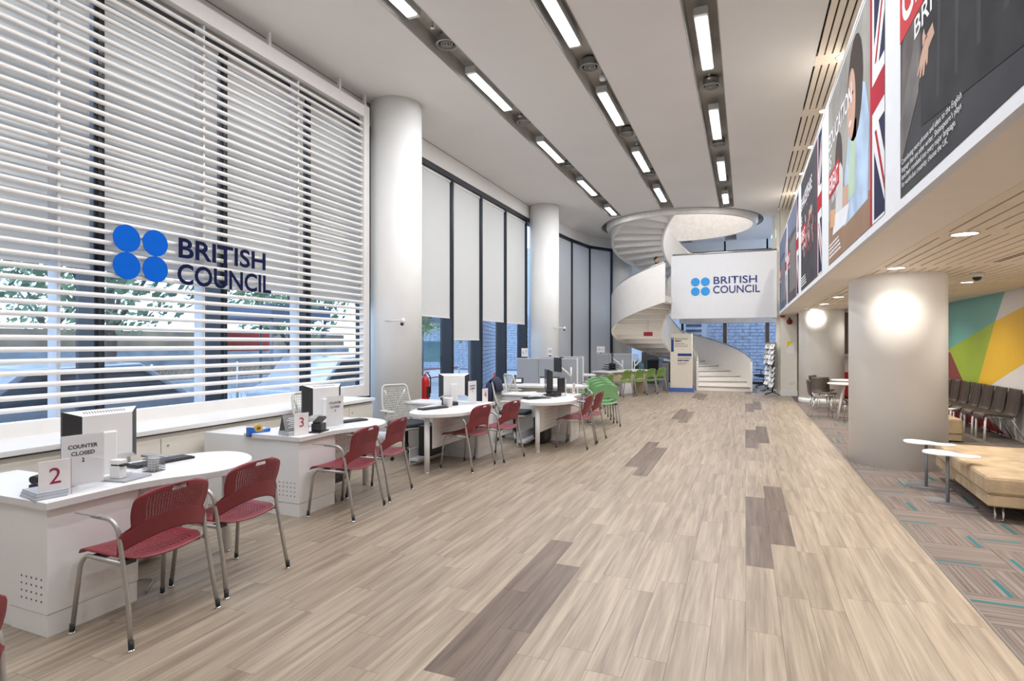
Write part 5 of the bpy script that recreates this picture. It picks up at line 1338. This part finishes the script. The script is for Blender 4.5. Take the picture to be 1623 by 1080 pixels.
for i in range(6): MB().box(-20.5+2.3*i, -19.4+2.3*i, 32.8, 32.86, 4.2, 5.8).build('window', mat('far_window', (.10, .14, .20), .2), pw)
fw = brick_wall('blue-grey brick building outside the far windows', -1.6, 28.2, 6.0, 28.2, 4.0)
MB().box(-6.5, -1.6, 28.1, 28.4, 0, 5.5).build('pale_wall', mat('render_white', (.62, .66, .72)), fw)
for i in range(3): 
    for z in (1.9, 2.15, 2.4, 2.65): MB().box(-5.8+1.6*i, -5.1+1.6*i, 28.05, 28.1, z, z+.12).build('vent_louvre', mat('vent_dark', (.05, .07, .12), .5), fw)
def leafy(b, c, r, n, s, rng):
    for _ in range(n):
        while True:
            p = Vector((rng.uniform(-1, 1), rng.uniform(-1, 1), rng.uniform(-1, 1)))
            if p.length < 1: break
        p = Vector((p.x*r[0], p.y*r[1], p.z*r[2])) + Vector(c)
        a = Vector((rng.gauss(0, 1), rng.gauss(0, 1), rng.gauss(0, 1))).normalized(); q = a.orthogonal().normalized(); w_ = a.cross(q)
        k = s*rng.uniform(.6, 1.4); b.add([p - q*k, p + w_*k*.5, p + q*k, p - w_*k*.5], [(0, 1, 2, 3)])
    return b
LEAF = mat('leaves', (.17, .26, .14), .7, var=.5, scale=1.5)
LEAF2 = mat('leaves_light', (.30, .40, .20), .7, var=.5, scale=1.5)
def tree(label, x, y, h, r, seed, m=LEAF, n=1900):
    rng = random.Random(seed); t = thing('tree', label, 'tree', (x, y, -.1), group='trees outside the windows')
    MB().tube([(0, 0, 0), (.1, .05, h*.3), (-.05, .1, h*.6)], [.16, .12, .06], 8).build('trunk', mat('bark', (.11, .09, .075), .9, bump=.4), t)
    for k in range(4):
        a = 2*PI*k/4+rng.random(); MB().tube([(0, 0, h*.3), (r*.6*math.cos(a), r*.6*math.sin(a), h*.6)], [.07, .025], 6).build('branch', mat('bark', (.11, .09, .075)), t)
    b = leafy(MB(), (0, 0, h*.68), (r, r, h*.38), n, .12, rng); o = b.build('foliage', m, t); o['kind'] = 'stuff'
for i, (x, y, h, r, m, lab) in enumerate([(-13, 3.2, 5.5, 2.4, LEAF, 'dark leafy tree outside the left part of the louvres'), (-14, 8.8, 6, 2.4, LEAF, 'leafy tree outside behind the blue discs'), (-14, 14.6, 5.5, 2.2, LEAF, 'leafy tree outside the right part of the louvres'),
        (-19.5, 19.5, 6.5, 2.4, LEAF, 'tall leafy tree outside beyond the louvres'), (-15.5, 24, 6, 2.6, LEAF2, 'light green tree outside the window beside the column'), (-19, 30, 6.5, 3, LEAF2, 'far light green tree outside between the columns'), (-24, 13, 7, 3, LEAF, 'far tree outside behind the lettering'), (-9.9, 14.9, 4.6, 1.2, LEAF2, 'slim bright tree outside the first clear window'), (-13.5, 27.5, 5.5, 2.0, LEAF, 'dark tree outside the second clear window')]):
    tree(lab, x, y, h, r, i+20, m)
def hedge(label, x0, x1, y0, y1, h, seed, m=LEAF2):
    t = thing('hedge', label, 'hedge', ((x0+x1)/2, (y0+y1)/2, -.1)); dx, dy = (x1-x0)/2, (y1-y0)/2
    MB().box(-dx*.8, dx*.8, -dy*.8, dy*.8, 0, h*.85).build('core', mat('hedge_core', (.03, .05, .025), .9), t)
    o = leafy(MB(), (0, 0, h*.5), (dx, dy, h*.5), 900, .07, random.Random(seed)).build('foliage', m, t); o['kind'] = 'stuff'
hedge('clipped hedge outside the far window beside the copier', -6.2, -2.4, 26.6, 27.4, 1.0, 2)
hedge('low planting outside below the louvres', -12.5, -11.6, 2, 9, .6, 3)
# boundary wall, fence, canopy, vending machine, cones and barrier outside
t = thing('boundary_wall', 'brown earth bank wall with terraces across the street', 'wall', (-17, 8, -.1)); 
for k, (z0, z1, c_) in enumerate(((0, .5, (.36, .40, .46)), (.5, 1.0, (.33, .24, .15)), (1.0, 1.5, (.26, .32, .38)), (1.5, 2.1, (.30, .24, .17)))): MB().box(-.3*k-.5, -.3*k+.2, -12, 14, z0, z1).build('terrace', mat('terrace_%d' % k, c_, .9, var=.35, scale=1.2), t)
t = thing('fence', 'wire mesh fence outside below the louvres', 'fence', (-10.6, 3.5, -.1)); b = MB()
for k in range(12): MB().tube([(0, k*1.0, 0), (0, k*1.0, 1.3)], .025, 6).build('post', STEEL, t)
for k in range(80):
    b.tube([(0, .14*k, .05), (0, .14*k+.6, 1.25)], .004, 3, caps=False); b.tube([(0, .14*k+.6, .05), (0, .14*k, 1.25)], .004, 3, caps=False)
b.build('wire_mesh', STEEL, t)['kind'] = 'stuff'
def car(label, loc, rz, c_):
    t = thing('car', label, 'car', loc, rz, 'parked cars outside')
    prof = [(-2.0, .3), (-2.05, .7), (-1.5, .88), (-.9, 1.38), (.5, 1.42), (1.2, .95), (1.95, .78), (2.05, .35)]
    MB().prism(prof, -.8, .8).build('body', mat('car_%d' % int(c_[0]*100), c_, .25, metal=.3), t, .06, rot=(PI/2, 0, 0))
    MB().prism([(-1.35, .9), (-.85, 1.32), (.45, 1.35), (1.05, .95)], -.81, .81).build('windows', mat('car_glass', (.03, .04, .05), .1), t, rot=(PI/2, 0, 0))
    for x in (-1.3, 1.3):
        for y in (-.75, .75): MB().lathe([(.32, -.09), (.32, .09)], (0, 0, 0), 18).build('wheel', BLACK, t, loc=(x, y, .32), rot=(PI/2, 0, 0))
car('dark parked car outside low behind the louvres', (-9.0, 5.2, -.1), R(85), (.30, .33, .38)); car('pale parked car outside at the right end of the louvres', (-9.3, 11.2, -.1), R(95), (.5, .54, .6)); car('grey parked car outside behind the nearest monitor', (-9.4, .8, -.1), R(90), (.42, .46, .52))
t = thing('vending_machine', 'dark red machine with a round sign outside the window', 'machine', (-11.4, 17.6, -.1), R(35)); MB().box(-.4, .4, -.35, .35, 0, 1.55).build('body', mat('machine_red', (.20, .02, .03), .4), t, .05); disc('round_sign', .2, NAVY, t, (-.05, -.352, 1.15), FACE['-Y'], .01); disc('round_plate', .16, PAPER, t, (-.05, -.363, 1.15), FACE['-Y'], .004); mk('letter', text_mesh('P', None, .2, .001, NAVY, .02, 'CENTER'), t, loc=(-.05, -.369, 1.05), rot=FACE['-Y'])
t = thing('kiosk', 'outdoor kiosk with a blue-grey roof outside the first clear window', 'kiosk', (-13.2, 20.6, -.1)); MB().box(-1.6, 1.6, -1.4, 1.4, 2.6, 2.95).build('roof', mat('kiosk_roof', (.22, .26, .33), .5), t)
for x in (-1.4, 1.4):
    for y in (-1.2, 1.2): MB().tube([(x, y, 0), (x, y, 2.6)], .06, 8).build('post', mat('kiosk_post', (.16, .17, .2), .5), t)
MB().box(-1.2, 1.2, 0.9, 1.1, .9, 1.8).build('back_panel', mat('kiosk_teal', (.18, .36, .36), .5), t)
def cone(label, x, y):
    t = thing('traffic_cone', label, 'traffic cone', (x, y, -.1), group='traffic cones outside'); MB().box(-.18, .18, -.18, .18, 0, .04).build('base', mat('cone_red', (.65, .06, .03), .5), t); MB().lathe([(.13, .04), (.03, .75)], (0, 0, 0), 18).build('cone', mat('cone_red', (.65, .06, .03)), t); MB().lathe([(.101, .30), (.073, .50)], (0, 0, 0), 18).build('band', PAPER, t)
cone('red and white traffic cone outside behind the fire extinguisher', -8.0, 13.0); cone('red and white traffic cone outside the third clear window', -7.6, 17.0)
t = thing('barrier', 'striped tape barrier outside behind the fire extinguisher', 'barrier', (-8.7, 14.0, -.1))
for y in (0, 2.6): MB().tube([(0, y, 0), (0, y, 1.0)], .03, 8).build('post', STEEL, t)
for z in (.7, .95): MB().box(-.01, .01, 0, 2.6, z-.04, z).build('tape', mat('tape_red', (.55, .16, .14), .5), t)
t = thing('red_banner', 'red banner outside behind the louvres', 'banner', (-12.8, 11.9, -.1)); MB().box(-.05, .05, -.8, .8, 1.5, 2.0).build('cloth', mat('banner_red', (.5, .06, .05), .6), t)
for y in (-.8, .8): MB().tube([(0, y, 0), (0, y, 2.1)], .03, 6).build('post', STEEL, t)
t = thing('shelter', 'dark blue canopy shelter outside at the right end of the louvres', 'shelter', (-11.2, 10.9, -.1)); MB().box(-1.2, 1.2, -1, 1, 2.3, 2.6).build('roof', mat('shelter_blue', (.10, .14, .22), .5), t)
for x in (-1.1, 1.1):
    for y in (-.9, .9): MB().tube([(x, y, 0), (x, y, 2.3)], .04, 6).build('post', mat('kiosk_post', (.16, .17, .2)), t)
